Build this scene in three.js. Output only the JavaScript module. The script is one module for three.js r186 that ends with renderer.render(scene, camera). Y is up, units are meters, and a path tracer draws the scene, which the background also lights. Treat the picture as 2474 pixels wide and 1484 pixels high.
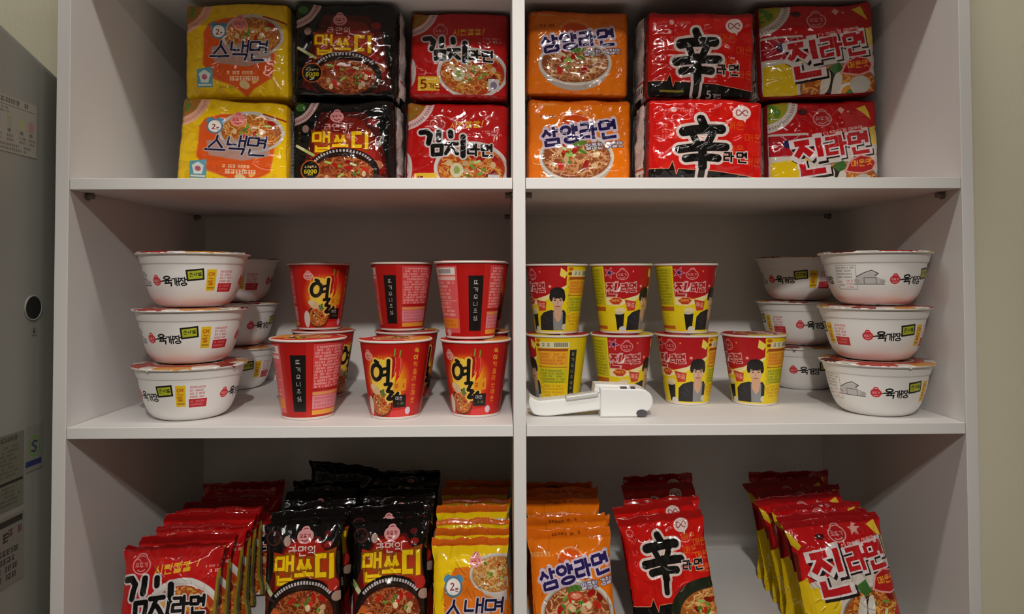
import * as THREE from 'three';
import { RectAreaLightUniformsLib } from 'three/addons/lights/RectAreaLightUniformsLib.js';
import { RoundedBoxGeometry } from 'three/addons/geometries/RoundedBoxGeometry.js';
import { mergeGeometries } from 'three/addons/utils/BufferGeometryUtils.js';
import { createNoise3D } from 'simplex-noise';

// ------------------------------------------------------------------ camera, exposure, light settings
const scene = new THREE.Scene();
scene.background = new THREE.Color(0x000000);
const EYE = 1.40;                                   // eye height; all cabinet heights below are given from the floor
const camera = new THREE.PerspectiveCamera(2 * Math.atan(742 / 1666.91) * 180 / Math.PI, 2474 / 1484, 0.05, 30);
camera.position.set(-0.02303, EYE, 0.98144);
camera.rotation.set(0.02455, -0.0128, -0.00312, 'YXZ');
camera.setViewOffset(2474, 1484, 0, 113.16, 2474, 1484);   // the frame is shifted down, as in a cropped picture
const renderer = new THREE.WebGLRenderer({ antialias: true });
renderer.toneMapping = THREE.LinearToneMapping;
renderer.toneMappingExposure = 1.6;
renderer.shadowMap.enabled = true;
RectAreaLightUniformsLib.init();
const NEAR_LAMP = { x: 0.0, z: 0.40, w: 1.4, d: 0.05, power: 13 };
const FAR_LAMP = { x: 0.0, z: 1.75, w: 1.7, d: 0.06, power: 21 };
const SPOT = { x: 0.02, y: 2.33, z: 1.55, aim: [-0.01, 1.18, -0.1], half: 25.5, candela: 3.3 };
const LAMP_COLOR = new THREE.Color().setRGB(1.0, 0.95, 0.885);
const CEIL = 2.42;

// ------------------------------------------------------------------ helpers
function rng(seed) { let a = seed >>> 0; return () => { a = (a + 0x6D2B79F5) >>> 0; let t = a; t = Math.imul(t ^ (t >>> 15), t | 1); t ^= t + Math.imul(t ^ (t >>> 7), t | 61); return ((t ^ (t >>> 14)) >>> 0) / 4294967296; }; }
const noise = createNoise3D(rng(7));
const counts = {};
function numbered(n) { const k = counts[n] = (counts[n] ?? -1) + 1; return k ? `${n}_${String(k).padStart(3, '0')}` : n; }
function shade(o) { o.castShadow = true; o.receiveShadow = true; return o; }
function part(name, geo, mat, parent) { const m = shade(new THREE.Mesh(geo, mat)); m.name = name; parent.add(m); return m; }
function thing(name, label, category, group) {
  const o = new THREE.Group(); o.name = numbered(name); o.userData = { label, category };
  if (group) o.userData.group = group;
  scene.add(o); return o;
}
function copyOf(src, base, label, group) {
  const c = src.clone(); c.name = numbered(base); c.userData = { label, category: src.userData.category };
  if (group) c.userData.group = group;
  scene.add(c); return c;
}
function struct(name, geo, mat) { const m = shade(new THREE.Mesh(geo, mat)); m.name = name; m.userData.kind = 'structure'; scene.add(m); return m; }
function box(x0, x1, y0, y1, z0, z1) { const g = new THREE.BoxGeometry(x1 - x0, y1 - y0, z1 - z0); g.translate((x0 + x1) / 2, (y0 + y1) / 2, (z0 + z1) / 2); return g; }
function rbox(x0, x1, y0, y1, z0, z1, r = 0.001) { const g = new RoundedBoxGeometry(x1 - x0, y1 - y0, z1 - z0, 2, r); g.translate((x0 + x1) / 2, (y0 + y1) / 2, (z0 + z1) / 2); return g; }
const D2R = Math.PI / 180;
const facing = (x, z) => Math.atan2(-0.023 - x, 0.981 - z);      // turn that brings a round thing's printed front towards the room
const clamp = (x, a, b) => Math.min(b, Math.max(a, x));
const smooth = (a, b, x) => { const t = clamp((x - a) / (b - a), 0, 1); return t * t * (3 - 2 * t); };

// smooth normals across every seam (by position)
function smoothNormals(g) {
  const p = g.attributes.position, idx = g.index.array, acc = new Map(), keys = [];
  for (let i = 0; i < p.count; i++) keys.push(`${Math.round(p.getX(i) * 2e5)},${Math.round(p.getY(i) * 2e5)},${Math.round(p.getZ(i) * 2e5)}`);
  const a = new THREE.Vector3(), b = new THREE.Vector3(), c = new THREE.Vector3();
  for (let t = 0; t < idx.length; t += 3) {
    a.fromBufferAttribute(p, idx[t]); b.fromBufferAttribute(p, idx[t + 1]); c.fromBufferAttribute(p, idx[t + 2]);
    const n = b.clone().sub(a).cross(c.clone().sub(a));
    for (let k = 0; k < 3; k++) { const key = keys[idx[t + k]]; const s = acc.get(key); if (s) s.add(n); else acc.set(key, n.clone()); }
  }
  const N = new Float32Array(p.count * 3);
  for (let i = 0; i < p.count; i++) { const n = acc.get(keys[i]); if (!n) continue; const l = n.length() || 1; N[3 * i] = n.x / l; N[3 * i + 1] = n.y / l; N[3 * i + 2] = n.z / l; }
  g.setAttribute('normal', new THREE.BufferAttribute(N, 3));
  return g;
}
function gridGeo(nx, ny, f) {             // f(u, v) -> [x, y, z, s, t]
  const P = [], U = [], I = [];
  for (let j = 0; j <= ny; j++) for (let i = 0; i <= nx; i++) { const r = f(i / nx, j / ny); P.push(r[0], r[1], r[2]); U.push(r[3], r[4]); }
  for (let j = 0; j < ny; j++) for (let i = 0; i < nx; i++) { const a = j * (nx + 1) + i, b = a + 1, c = a + nx + 1, d = c + 1; I.push(a, b, d, a, d, c); }
  const g = new THREE.BufferGeometry();
  g.setAttribute('position', new THREE.Float32BufferAttribute(P, 3)); g.setAttribute('uv', new THREE.Float32BufferAttribute(U, 2)); g.setIndex(I);
  g.computeVertexNormals(); return g;
}

// ------------------------------------------------------------------ lettering: Korean syllables drawn as strokes
const LJ = 'ㄱㄲㄴㄷㄸㄹㅁㅂㅃㅅㅆㅇㅈㅉㅊㅋㅌㅍㅎ', VJ = 'ㅏㅐㅑㅒㅓㅔㅕㅖㅗㅘㅙㅚㅛㅜㅝㅞㅟㅠㅡㅢㅣ', TJ = ' ㄱㄲㄳㄴㄵㄶㄷㄹㄺㄻㄼㄽㄾㄿㅀㅁㅂㅄㅅㅆㅇㅈㅊㅋㅌㅍㅎ';
const CONS = { 'ㄱ': '0,0 10,0 9,10', 'ㄴ': '0,0 0,10 10,10', 'ㄷ': '10,0 0,0 0,10 10,10', 'ㄹ': '0,0 10,0 10,5 0,5 0,10 10,10', 'ㅁ': '0,0 10,0 10,10 0,10 0,0', 'ㅂ': '0,0 0,10 10,10 10,0;0,5 10,5',
  'ㅅ': '5,0 4.5,4 0,10;5,3.5 10,10', 'ㅇ': 'O', 'ㅈ': '0,0 10,0;5,0 4.5,4 0,10;5,4 10,10', 'ㅊ': '3,-3 7,-3;0,0 10,0;5,0 4.5,4 0,10;5,4 10,10', 'ㅋ': '0,0 10,0 9,10;0,5 9.5,5', 'ㅌ': '10,0 0,0 0,10 10,10;0,5 10,5', 'ㅍ': '0,0 10,0;0,10 10,10;3,0 3,10;7,0 7,10', 'ㅎ': '3,-2 7,-2;0,1 10,1;o' };
const PAIRS = { 'ㄲ': 'ㄱㄱ', 'ㄸ': 'ㄷㄷ', 'ㅃ': 'ㅂㅂ', 'ㅆ': 'ㅅㅅ', 'ㅉ': 'ㅈㅈ' };
function cons(ch, x0, y0, x1, y1, out) {
  if (PAIRS[ch]) { const m = (x0 + x1) / 2, e = (x1 - x0) * 0.06; cons(PAIRS[ch][0], x0, y0, m - e, y1, out); cons(PAIRS[ch][1], m + e, y0, x1, y1, out); return; }
  for (const s of (CONS[ch] || '').split(';')) {
    if (s === 'O') { const q = []; for (let i = 0; i <= 20; i++) { const a = i / 20 * 2 * Math.PI; q.push([(x0 + x1) / 2 + (x1 - x0) / 2 * Math.sin(a), (y0 + y1) / 2 - (y1 - y0) / 2 * Math.cos(a)]); } out.push(q); }
    else if (s === 'o') { const q = []; for (let i = 0; i <= 16; i++) { const a = i / 16 * 2 * Math.PI; q.push([(x0 + x1) / 2 + (x1 - x0) * 0.3 * Math.sin(a), y0 + (y1 - y0) * (0.7 - 0.3 * Math.cos(a))]); } out.push(q); }
    else if (s) out.push(s.split(' ').map((p) => { const [a, b] = p.split(',').map(Number); return [x0 + (x1 - x0) * a / 10, y0 + (y1 - y0) * b / 10]; }));
  }
}
function syllable(ch) {
  const k = ch.charCodeAt(0) - 0xAC00, out = [];
  if (k < 0 || k > 11171) return out;
  const L = LJ[Math.floor(k / 588)], V = VJ[Math.floor(k % 588 / 28)], T = TJ[k % 28].trim();
  const flat = 'ㅗㅛㅜㅠㅡ'.includes(V), both = 'ㅘㅙㅚㅝㅞㅟㅢ'.includes(V);
  const bot = T ? 0.6 : 1.0;
  if (flat) {
    const y = T ? 0.48 : 0.80; cons(L, 0.18, 0.07, 0.82, y - (V === 'ㅗ' || V === 'ㅛ' ? 0.24 : 0.13), out);
    out.push([[0.02, y], [0.98, y]]);
    if (V === 'ㅗ') out.push([[0.5, y], [0.5, y - 0.17]]); if (V === 'ㅜ') out.push([[0.5, y], [0.5, Math.min(1, y + 0.2)]]);
    if (V === 'ㅛ') out.push([[0.35, y], [0.35, y - 0.17]], [[0.65, y], [0.65, y - 0.17]]); if (V === 'ㅠ') out.push([[0.35, y], [0.35, y + 0.2]], [[0.65, y], [0.65, y + 0.2]]);
  } else {
    cons(L, 0.06, 0.1, both ? 0.6 : 'ㅐㅔㅒㅖ'.includes(V) ? 0.46 : 0.54, both ? bot * 0.5 : bot * 0.82, out);
    const h = bot * 0.98, v = (x) => out.push([[x, 0.02], [x, h]]), t = (x0, x1, y) => out.push([[x0, y * h], [x1, y * h]]);
    if (both) { out.push([[0.04, bot * 0.72], [0.66, bot * 0.72]]); if ('ㅘㅚㅙ'.includes(V)) out.push([[0.34, bot * 0.72], [0.34, bot * 0.56]]); v(0.82); if (V === 'ㅘ') t(0.82, 1, 0.45); }
    else if (V === 'ㅏ') { v(0.72); t(0.72, 0.98, 0.45); } else if (V === 'ㅑ') { v(0.72); t(0.72, 0.98, 0.35); t(0.72, 0.98, 0.6); }
    else if (V === 'ㅓ') { v(0.88); t(0.64, 0.88, 0.45); } else if (V === 'ㅕ') { v(0.88); t(0.62, 0.88, 0.33); t(0.62, 0.88, 0.6); }
    else if (V === 'ㅐ') { v(0.64); v(0.92); t(0.64, 0.92, 0.48); } else if (V === 'ㅔ') { v(0.72); v(0.94); t(0.52, 0.72, 0.45); }
    else if (V === 'ㅣ') v(0.82);
  }
  if (T) cons(T, 0.2, 0.71, 0.92, 1.0, out);
  return out;
}
// text starts at (x, y), each syllable s wide times sx, s tall
function hangul(g, text, x, y, s, o = {}) {
  const { fill = '#000', w = 0.13, edge, ew = 0.08, sx = 1, gap = 0.1, rot = 0, skew = 0, join = 'miter', cap = 'butt', shadow } = o;
  g.save(); g.translate(x, y); g.rotate(rot * D2R); g.transform(1, 0, skew, 1, 0, 0);
  g.lineJoin = join; g.lineCap = cap; g.miterLimit = 3;
  const draw = (col, lw, dx = 0, dy = 0, lc = cap) => {
    g.strokeStyle = col; g.lineWidth = lw; g.lineCap = lc; let px = 0;
    for (const ch of text) {
      if (ch === ' ') { px += s * sx * 0.45; continue; }
      for (const q of syllable(ch)) { g.beginPath(); q.forEach(([a, b], i) => (i ? g.lineTo : g.moveTo).call(g, px + a * s * sx + dx, b * s + dy)); g.stroke(); }
      px += s * sx * (1 + gap);
    }
  };
  if (shadow) draw(shadow, s * (w + 2 * ew), s * 0.05, s * 0.07, 'square');
  if (edge) draw(edge, s * (w + 2 * ew), 0, 0, join === 'round' ? 'round' : 'square');
  draw(fill, s * w); g.restore();
}
// small print too fine to read in the photograph: a row of short marks
function print(g, x, y, w, h, col, seed = 1) { const r = rng(seed * 977 + 13); g.fillStyle = col; for (let p = 0; p < w;) { const k = h * (0.5 + r() * 0.6); if (r() > 0.16) { g.fillRect(x + p, y, Math.min(k * 0.8, w - p), h * 0.22); g.fillRect(x + p, y + h * (0.35 + r() * 0.2), Math.min(k * 0.8, w - p), h * 0.2); g.fillRect(x + p + k * 0.5 * r(), y, h * 0.2, h); g.fillRect(x + p, y + h * 0.78, Math.min(k * 0.7, w - p), h * 0.2); } p += k; } }
function lines(g, x, y, w, n, step, h, col, seed = 1) { const r = rng(seed); for (let i = 0; i < n; i++) print(g, x, y + i * step, w * (0.8 + 0.2 * r()), h, col, seed * 31 + i); }

// ------------------------------------------------------------------ printed artwork
function canvas(w, h) { const c = document.createElement('canvas'); c.width = w; c.height = h; return [c, c.getContext('2d')]; }
function asTexture(c, wrap) { const t = new THREE.CanvasTexture(c); t.colorSpace = THREE.SRGBColorSpace; t.anisotropy = 8; if (wrap) t.wrapS = THREE.RepeatWrapping; return t; }
// artwork is drawn in units of a hundredth of the width
function art(wpx, hpx, base, f) { const [c, g] = canvas(wpx, hpx); g.scale(wpx / 100, wpx / 100); g.fillStyle = base; g.fillRect(0, 0, 100, 100 * hpx / wpx); f(g, 100 * hpx / wpx); return asTexture(c); }
function poly(g, pts, col) { g.fillStyle = col; g.beginPath(); pts.forEach(([x, y], i) => (i ? g.lineTo(x, y) : g.moveTo(x, y))); g.closePath(); g.fill(); }
function oval(g, x, y, rx, ry, col, rot = 0) { g.fillStyle = col; g.beginPath(); g.ellipse(x, y, rx, ry, rot, 0, 2 * Math.PI); g.fill(); }
function ring(g, x, y, rx, ry, col, lw) { g.strokeStyle = col; g.lineWidth = lw; g.beginPath(); g.ellipse(x, y, rx, ry, 0, 0, 2 * Math.PI); g.stroke(); }
function curve(g, pts, col, lw) { g.strokeStyle = col; g.lineWidth = lw; g.lineCap = 'round'; g.lineJoin = 'round'; g.beginPath(); pts.forEach(([x, y], i) => (i ? g.lineTo(x, y) : g.moveTo(x, y))); g.stroke(); }
function emblem(g, x, y, r, col = '#f3b9b4', ink = '#b3202a', filled = true) {
  oval(g, x, y - r * 0.5, r * 0.52, r * 0.52, col); oval(g, x, y + r * 0.15, r, r * 0.82, col);
  if (!filled) { oval(g, x, y + r * 0.15, r * 0.86, r * 0.68, ink); oval(g, x, y - r * 0.5, r * 0.38, r * 0.38, ink); }
  const k = filled ? ink : col;
  curve(g, [[x - r * 0.25, y - r * 0.65], [x, y - r * 0.75], [x + r * 0.25, y - r * 0.65]], k, r * 0.1);
  hangul(g, '오뚜기', x - r * 0.72, y - r * 0.12, r * 0.44, { fill: k, w: 0.15, gap: 0.08 });
  curve(g, [[x - r * 0.4, y + r * 0.55], [x - r * 0.1, y + r * 0.68], [x + r * 0.25, y + r * 0.6], [x + r * 0.4, y + r * 0.5]], k, r * 0.11);
}
function bowlArt(g, x, y, rx, ry, o = {}) {
  const { rim = '#d9d4cf', wall = '#b9b2ac', broth = '#b0431a', noodles = ['#d9903a', '#c4702a', '#e2a650', '#a8521c'], seed = 3, n = 150, onion = 8, chili = 4, egg = false, deep = 0 } = o;
  const r = rng(seed * 131 + 5);
  if (deep) { g.fillStyle = wall; g.beginPath(); g.moveTo(x - rx, y); g.bezierCurveTo(x - rx * 0.95, y + ry * 0.7, x - rx * 0.6, y + ry + deep, x, y + ry + deep); g.bezierCurveTo(x + rx * 0.6, y + ry + deep, x + rx * 0.95, y + ry * 0.7, x + rx, y); g.closePath(); g.fill(); }
  oval(g, x, y, rx, ry, rim); oval(g, x, y, rx * 0.93, ry * 0.9, wall); oval(g, x, y + ry * 0.02, rx * 0.9, ry * 0.86, broth);
  g.save(); g.beginPath(); g.ellipse(x, y + ry * 0.02, rx * 0.88, ry * 0.84, 0, 0, 7); g.clip();
  for (let i = 0; i < n; i++) {
    const a = r() * 6.28, d = Math.sqrt(r()) * 0.85, cx = x + Math.cos(a) * d * rx, cy = y + Math.sin(a) * d * ry, t = r() * 6.28, l = rx * (0.14 + 0.16 * r()), pts = [];
    for (let k = 0; k <= 6; k++) { const q = k / 6 - 0.5; pts.push([cx + Math.cos(t) * l * q * 2 + Math.sin(q * 9 + i) * rx * 0.035, cy + Math.sin(t) * l * q * 1.3 + Math.cos(q * 8 + i) * ry * 0.06]); }
    curve(g, pts, noodles[Math.floor(r() * noodles.length)], rx * 0.035);
  }
  for (let i = 0; i < chili; i++) oval(g, x + (r() - 0.4) * rx * 1.2, y + (r() - 0.6) * ry * 1.0, rx * 0.13, ry * 0.1, ['#a3160f', '#c22a16', '#7f1209'][i % 3], r() * 3);
  for (let i = 0; i < onion; i++) { const ox = x + (r() - 0.45) * rx * 0.9, oy = y + (r() - 0.6) * ry * 0.9; curve(g, [[ox, oy], [ox + (r() - 0.5) * rx * 0.3, oy + (r() - 0.5) * ry * 0.3]], ['#6f9a3a', '#9dbb5a', '#4d7a2a', '#c9d59a'][i % 4], rx * 0.07); }
  for (let i = 0; i < 5; i++) oval(g, x + (r() - 0.5) * rx * 1.3, y + (r() - 0.3) * ry * 0.9, rx * 0.09, ry * 0.1, ['#d9b88a', '#caa27a', '#e3cba4'][i % 3], r() * 3);
  if (egg) { oval(g, x + rx * 0.25, y + ry * 0.25, rx * 0.34, ry * 0.36, '#e8e2d6'); oval(g, x + rx * 0.27, y + ry * 0.22, rx * 0.2, ry * 0.23, '#e79a1c'); }
  g.restore();
}
function cornerBanner(g, x, y, r, inner, band = '#e9d3cc', ink = '#b88a84') {
  g.save(); g.beginPath(); g.moveTo(x, y); g.arc(x, y, r, 0, Math.PI / 2); g.closePath(); g.fillStyle = inner; g.fill();
  g.strokeStyle = band; g.lineWidth = r * 0.3; g.beginPath(); g.arc(x, y, r, 0, Math.PI / 2); g.stroke();
  for (let i = 0; i < 16; i++) { const a = 0.12 + i * 0.09; g.save(); g.translate(x + Math.cos(a) * r, y + Math.sin(a) * r); g.rotate(a + Math.PI / 2); g.fillStyle = ink; g.fillRect(-r * 0.03, -r * 0.06, r * 0.05, r * 0.1); g.restore(); }
  g.restore();
}
// the hanja on the red packs, brushed strokes in a unit box
const SIN = [['M', 0.47, 0.02, 0.53, 0.14, 0.16], ['M', 0.16, 0.22, 0.84, 0.18, 0.19], ['M', 0.32, 0.24, 0.4, 0.4, 0.13], ['M', 0.7, 0.22, 0.6, 0.4, 0.14], ['M', 0.08, 0.49, 0.92, 0.45, 0.17], ['M', 0.2, 0.63, 0.78, 0.62, 0.155], ['M', 0.5, 0.42, 0.51, 0.75, 0.16], ['M', 0.51, 0.7, 0.48, 0.98, 0.12]];
function sin(g, x, y, w, h, edge = '#d8c4bd') {
  for (const [col, e] of [[edge, 0.055], ['#0d0b0a', 0]]) { g.strokeStyle = col; g.lineCap = 'round';
    for (const [, a, b, c, d, t] of SIN) { g.lineWidth = w * (t + 2 * e); g.beginPath(); g.moveTo(x + a * w, y + b * h); g.quadraticCurveTo(x + (a + c) / 2 * w, y + ((b + d) / 2 - (Math.abs(c - a) > 0.4 ? 0.035 : 0)) * h, x + c * w, y + d * h); g.stroke(); } }
}
function kimchiLogo(g, x, y, w, h) {
  const K = [[[0.05, 0.1], [0.17, 0.08], [0.25, 0.2], [0.21, 0.5]], [[0.43, 0.08], [0.43, 0.38]], [[0.3, 0.6], [0.5, 0.58], [0.49, 0.9], [0.31, 0.92], [0.3, 0.6]], [[0.68, 0.08], [0.69, 0.22]], [[0.58, 0.52], [0.82, 0.5]], [[0.7, 0.52], [0.59, 0.87]], [[0.71, 0.68], [0.83, 0.87]], [[0.95, 0.24], [0.955, 0.95]]];
  for (const [c, e] of [['#d6cdcd', 0.12], ['#0c0a0a', 0]]) K.forEach((q, i) => curve(g, q.map(([a, b]) => [x + a * w, y + b * h]), c, Math.min(h, w * 0.6) * ((i === 2 ? 0.145 : i > 3 && i < 7 ? 0.14 : 0.19) + e)));
}
function swirlBadge(g, x, y, r) { oval(g, x, y, r, r * 0.86, '#e6cfc9', -0.2); poly(g, [[x - r * 0.1, y + r * 0.6], [x + r * 0.5, y + r * 0.65], [x + r * 0.3, y + r * 1.15]], '#e6cfc9'); const q = []; for (let i = 0; i <= 26; i++) { const t = i / 26 * 2 * Math.PI * 0.92 + 0.5; q.push([x + Math.cos(t) * r * 0.62, y + Math.sin(2 * t) * r * 0.34]); } curve(g, q, '#9a4a52', r * 0.12); }
function flames(g, x, y, w, h, seed) {
  const r = rng(seed);
  for (const [c, k] of [['#d8401a', 1], ['#f08a1c', 0.78], ['#f7d63c', 0.55]]) { const p = [[x - w * k, y + h * 0.6 * k]]; for (let i = 0; i <= 14; i++) p.push([x - w * k + 2 * w * k * i / 14, y - h * k * (i % 2 ? 0.55 + 0.45 * r() : 0.3)]); p.push([x + w * k, y + h * 0.6 * k], [x, y + h * k]); poly(g, p, c); }
}
function blotches(g, W, H, col, n, seed, s = 3) { const r = rng(seed); for (let i = 0; i < n; i++) oval(g, r() * W, r() * H, s * (0.4 + r()), s * (0.2 + 0.5 * r()), col, r() * 3); }
function clock(g, x, y, r) { oval(g, x - r * 0.75, y - r * 0.85, r * 0.5, r * 0.4, '#4f8fb8', -0.7); oval(g, x + r * 0.75, y - r * 0.85, r * 0.5, r * 0.4, '#4f8fb8', 0.7); oval(g, x, y, r * 1.12, r * 1.12, '#5a7f96'); oval(g, x, y, r * 0.88, r * 0.88, '#efe9e2'); g.fillStyle = '#8c3a50'; g.font = `bold ${r * 1.1}px sans-serif`; g.textAlign = 'center'; g.textBaseline = 'middle'; g.fillText('2', x - r * 0.15, y + r * 0.02); hangul(g, '분', x + r * 0.2, y + r * 0.05, r * 0.42, { fill: '#8c3a50' }); }
const NAVY = '#15153a';
function packLogo5(g, x, y, s, col) { g.fillStyle = col; g.font = `bold ${s}px sans-serif`; g.textAlign = 'left'; g.textBaseline = 'alphabetic'; g.fillText('5', x, y); hangul(g, '개입', x + s * 0.62, y - s * 0.42, s * 0.42, { fill: col, w: 0.14 }); }

const DRAW = {
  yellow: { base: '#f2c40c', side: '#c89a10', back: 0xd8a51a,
    multi(g, H) {
      blotches(g, 100, H, '#e6b408', 40, 3, 6); cornerBanner(g, -2, -3, 26, '#b7762a', '#eeb49a', '#d98a70'); blotches(g, 16, 14, '#6e8a2e', 8, 8, 3);
      const b = [[20, 27], [25, 19], [40, 14], [60, 13], [80, 18], [88, 32], [86, 55], [84, 68], [66, 78], [60, 84], [48, 75], [28, 68], [19, 55], [20, 42]]; poly(g, b, '#e0571a'); curve(g, [...b, b[0]], '#e8772a', 1);
      bowlArt(g, 66, 30, 29, 20, { rim: '#c8c0b8', broth: '#a8602a', seed: 4, n: 110, onion: 7 }); emblem(g, 54, 18, 7, '#e88a86', '#b0302c'); clock(g, 34, 26, 6.5);
      poly(g, [[27, 40], [80, 34], [84, 52], [60, 58], [30, 54]], 'rgba(168,158,160,0.75)');
      hangul(g, '스낵면', 28, 34, 18, { fill: NAVY, edge: '#b9aeb4', w: 0.1, ew: 0.045, sx: 1, gap: 0.0, skew: -0.15, join: 'round', cap: 'round' });
      print(g, 42, 62, 26, 3, '#f3c9a0', 5); print(g, 40, 66.5, 31, 4, '#f7d6b4', 9);
      poly(g, [[13, 60], [28, 58], [28, 76], [13, 76]], '#5f9fb0'); poly(g, [[15, 64], [20.5, 60.5], [26, 64], [24, 72], [17, 72]], '#dfe4e2'); oval(g, 20.5, 67, 2.6, 2.4, '#c0607a'); g.fillStyle = '#e3dfd0'; g.fillRect(14, 73.2, 13, 1.6);
      oval(g, 58, 74, 5, 3.4, '#e2c48a', 0.3); oval(g, 68, 71, 3, 1.8, '#f0b060', -0.4); print(g, 32, 75, 18, 2, '#b08a1a', 11);
      curve(g, [[76, 12], [97, 18]], '#a3361c', 1.6);
    },
    bag(g, H) {
      g.fillStyle = '#d9661a'; g.fillRect(0, 0, 100, 11); poly(g, [[14, 60], [30, 36], [60, 34], [100, 26], [100, H], [20, H], [16, 90]], '#e0741a'); poly(g, [[0, 11], [100, 11], [100, 28], [60, 34], [30, 36], [10, 62], [12, 80], [0, H]], '#f2c812');
      poly(g, [[50, 40], [70, 28], [100, 22], [100, 76], [70, 68]], '#c9bcb4'); bowlArt(g, 86, 44, 36, 24, { rim: '#cfc6bf', broth: '#b67a3a', seed: 6, n: 130, onion: 12, noodles: ['#d9a860', '#c98a4a', '#e2bc7a', '#b0682c'] });
      emblem(g, 58, 27, 9, '#eaa09a', '#b0302c'); clock(g, 28, 58, 11); hangul(g, '스낵면', 16, 72, 27, { fill: NAVY, edge: '#c3b6c0', w: 0.11, ew: 0.06, gap: 0.02, skew: -0.12, join: 'round', cap: 'round' });
    } },
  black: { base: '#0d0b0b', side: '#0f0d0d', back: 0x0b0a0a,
    multi(g, H) {
      poly(g, [[20, 34], [30, 12], [72, 12], [86, 28], [92, 60], [96, 86], [70, 93], [30, 92], [8, 86], [14, 58]], '#4a0c08'); poly(g, [[24, 44], [40, 14], [70, 20], [84, 44], [92, 72], [78, 86], [34, 88], [14, 78]], '#7c140c'); poly(g, [[22, 60], [30, 40], [70, 44], [82, 60], [80, 84], [34, 86], [20, 74]], '#a82a10');
      cornerBanner(g, -2, -3, 25, '#16260f', '#c9a5a4', '#8a5a5c'); oval(g, 9, 7, 5, 4, '#3f6a2a'); oval(g, 14, 29, 3.4, 4, '#9c7a74'); curve(g, [[5, 46], [22, 56]], '#a9b06a', 3); curve(g, [[5, 46], [12, 50]], '#d5d2ac', 2.4);
      oval(g, 80, 22, 5, 3.6, '#8c1a18'); oval(g, 84, 66, 5.5, 4.5, '#b0684a'); oval(g, 78, 56, 5, 5, '#a3201c');
      emblem(g, 45, 16, 6.8, '#d98f92', '#7c1a20'); hangul(g, '라면의', 33, 24, 7, { fill: '#d9a9a4', w: 0.13, gap: 0.12 });
      g.save(); poly(g, [[19, 30], [40, 34], [60, 34], [78, 30], [74, 54], [50, 49], [27, 55]], '#b0300e'); for (const [t, x, y, s, sx] of [['맵', 21, 31.5, 20.5, 0.86], ['쏘', 40, 34.5, 15, 1.1], ['디', 60, 32, 18.5, 0.92]]) hangul(g, t, x, y, s, { fill: '#f0bf14', w: t === '맵' ? 0.115 : 0.19, ew: 0.05, edge: '#8a3a08', sx }); g.restore();
      oval(g, 51, 73, 35, 24, '#140c0a'); bowlArt(g, 51, 74, 33, 20, { rim: '#2a1610', wall: '#1d100c', broth: '#7a2a12', seed: 9, n: 150, onion: 7, chili: 5, noodles: ['#a3542a', '#8c3c1c', '#b8703a', '#6e2a14'] });
      g.save(); for (let i = 0; i < 20; i++) { const a = -2.62 + i * 0.108; g.save(); g.translate(51 + Math.cos(a) * 31, 72 + Math.sin(a) * 20.5); g.rotate(a + Math.PI / 2); g.fillStyle = '#b9adaf'; g.fillRect(-1.1, -1.4, 1.9, 2.6); g.restore(); } g.restore();
      oval(g, 19, 71, 10, 10, '#c05a1c'); oval(g, 19, 71, 8.8, 9, '#120d0a'); hangul(g, '스코빌지수', 13, 66.5, 2.3, { fill: '#d8c890', w: 0.16 }); g.fillStyle = '#d4c020'; g.font = 'bold 6px sans-serif'; g.textAlign = 'center'; g.textBaseline = 'middle'; g.fillText('6000', 19, 72.2); g.font = 'bold 2.6px sans-serif'; g.fillText('SHU', 19, 76);
      print(g, 64, 80, 22, 2, '#b9a59a', 4); print(g, 62, 83, 20, 1.6, '#a08a80', 6);
    },
    bag(g, H) {
      poly(g, [[14, 60], [30, 28], [72, 26], [88, 50], [98, 80], [100, H], [0, H], [0, 96]], '#5a0e0a'); poly(g, [[16, 56], [34, 32], [70, 30], [86, 52], [92, 90], [60, 92], [14, 92]], '#a0180e');
      oval(g, 18, 27, 6, 6, '#2c1410'); ring(g, 12, 26, 9, 8, '#4a201a', 2); oval(g, 30, 30, 4.6, 6, '#b89a90'); oval(g, 82, 24, 5, 3.6, '#5a1414'); oval(g, 84, 36, 6, 4, '#8c1a18'); curve(g, [[1, 80], [10, 92]], '#8aa05a', 6); curve(g, [[6, 88], [12, 94]], '#c9c9a0', 5);
      emblem(g, 53, 24, 10.5, '#dd9a9c', '#7c1a20'); hangul(g, '라면의', 32, 36, 11.5, { fill: '#dcc4bf', w: 0.13, gap: 0.1 });
      poly(g, [[12, 42], [40, 49], [64, 48], [95, 40], [90, 80], [50, 74], [16, 84]], '#b0300e'); for (const [t, x, y, s, sx] of [['맵', 13.5, 46, 33, 0.8], ['쏘', 40, 50, 25, 1.06], ['디', 69, 46, 31, 0.78]]) hangul(g, t, x, y, s, { fill: '#f0c40c', w: t === '맵' ? 0.115 : 0.19, ew: 0.05, edge: '#8a4a08', sx });
      oval(g, 52, 112, 48, 38, '#120b09'); bowlArt(g, 52, 114, 43, 31, { rim: '#2a1610', wall: '#1d100c', broth: '#7a2a12', seed: 12, n: 190, onion: 9, chili: 6, noodles: ['#a8582a', '#8c3c1c', '#b8703a', '#6e2a14'] });
      for (let i = 0; i < 22; i++) { const a = -2.5 + i * 0.088; g.save(); g.translate(52 + Math.cos(a) * 44, 113 + Math.sin(a) * 33.5); g.rotate(a + Math.PI / 2); g.fillStyle = '#c0b4b6'; g.fillRect(-1.5, -2.2, 2.6, 4); g.restore(); }
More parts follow.
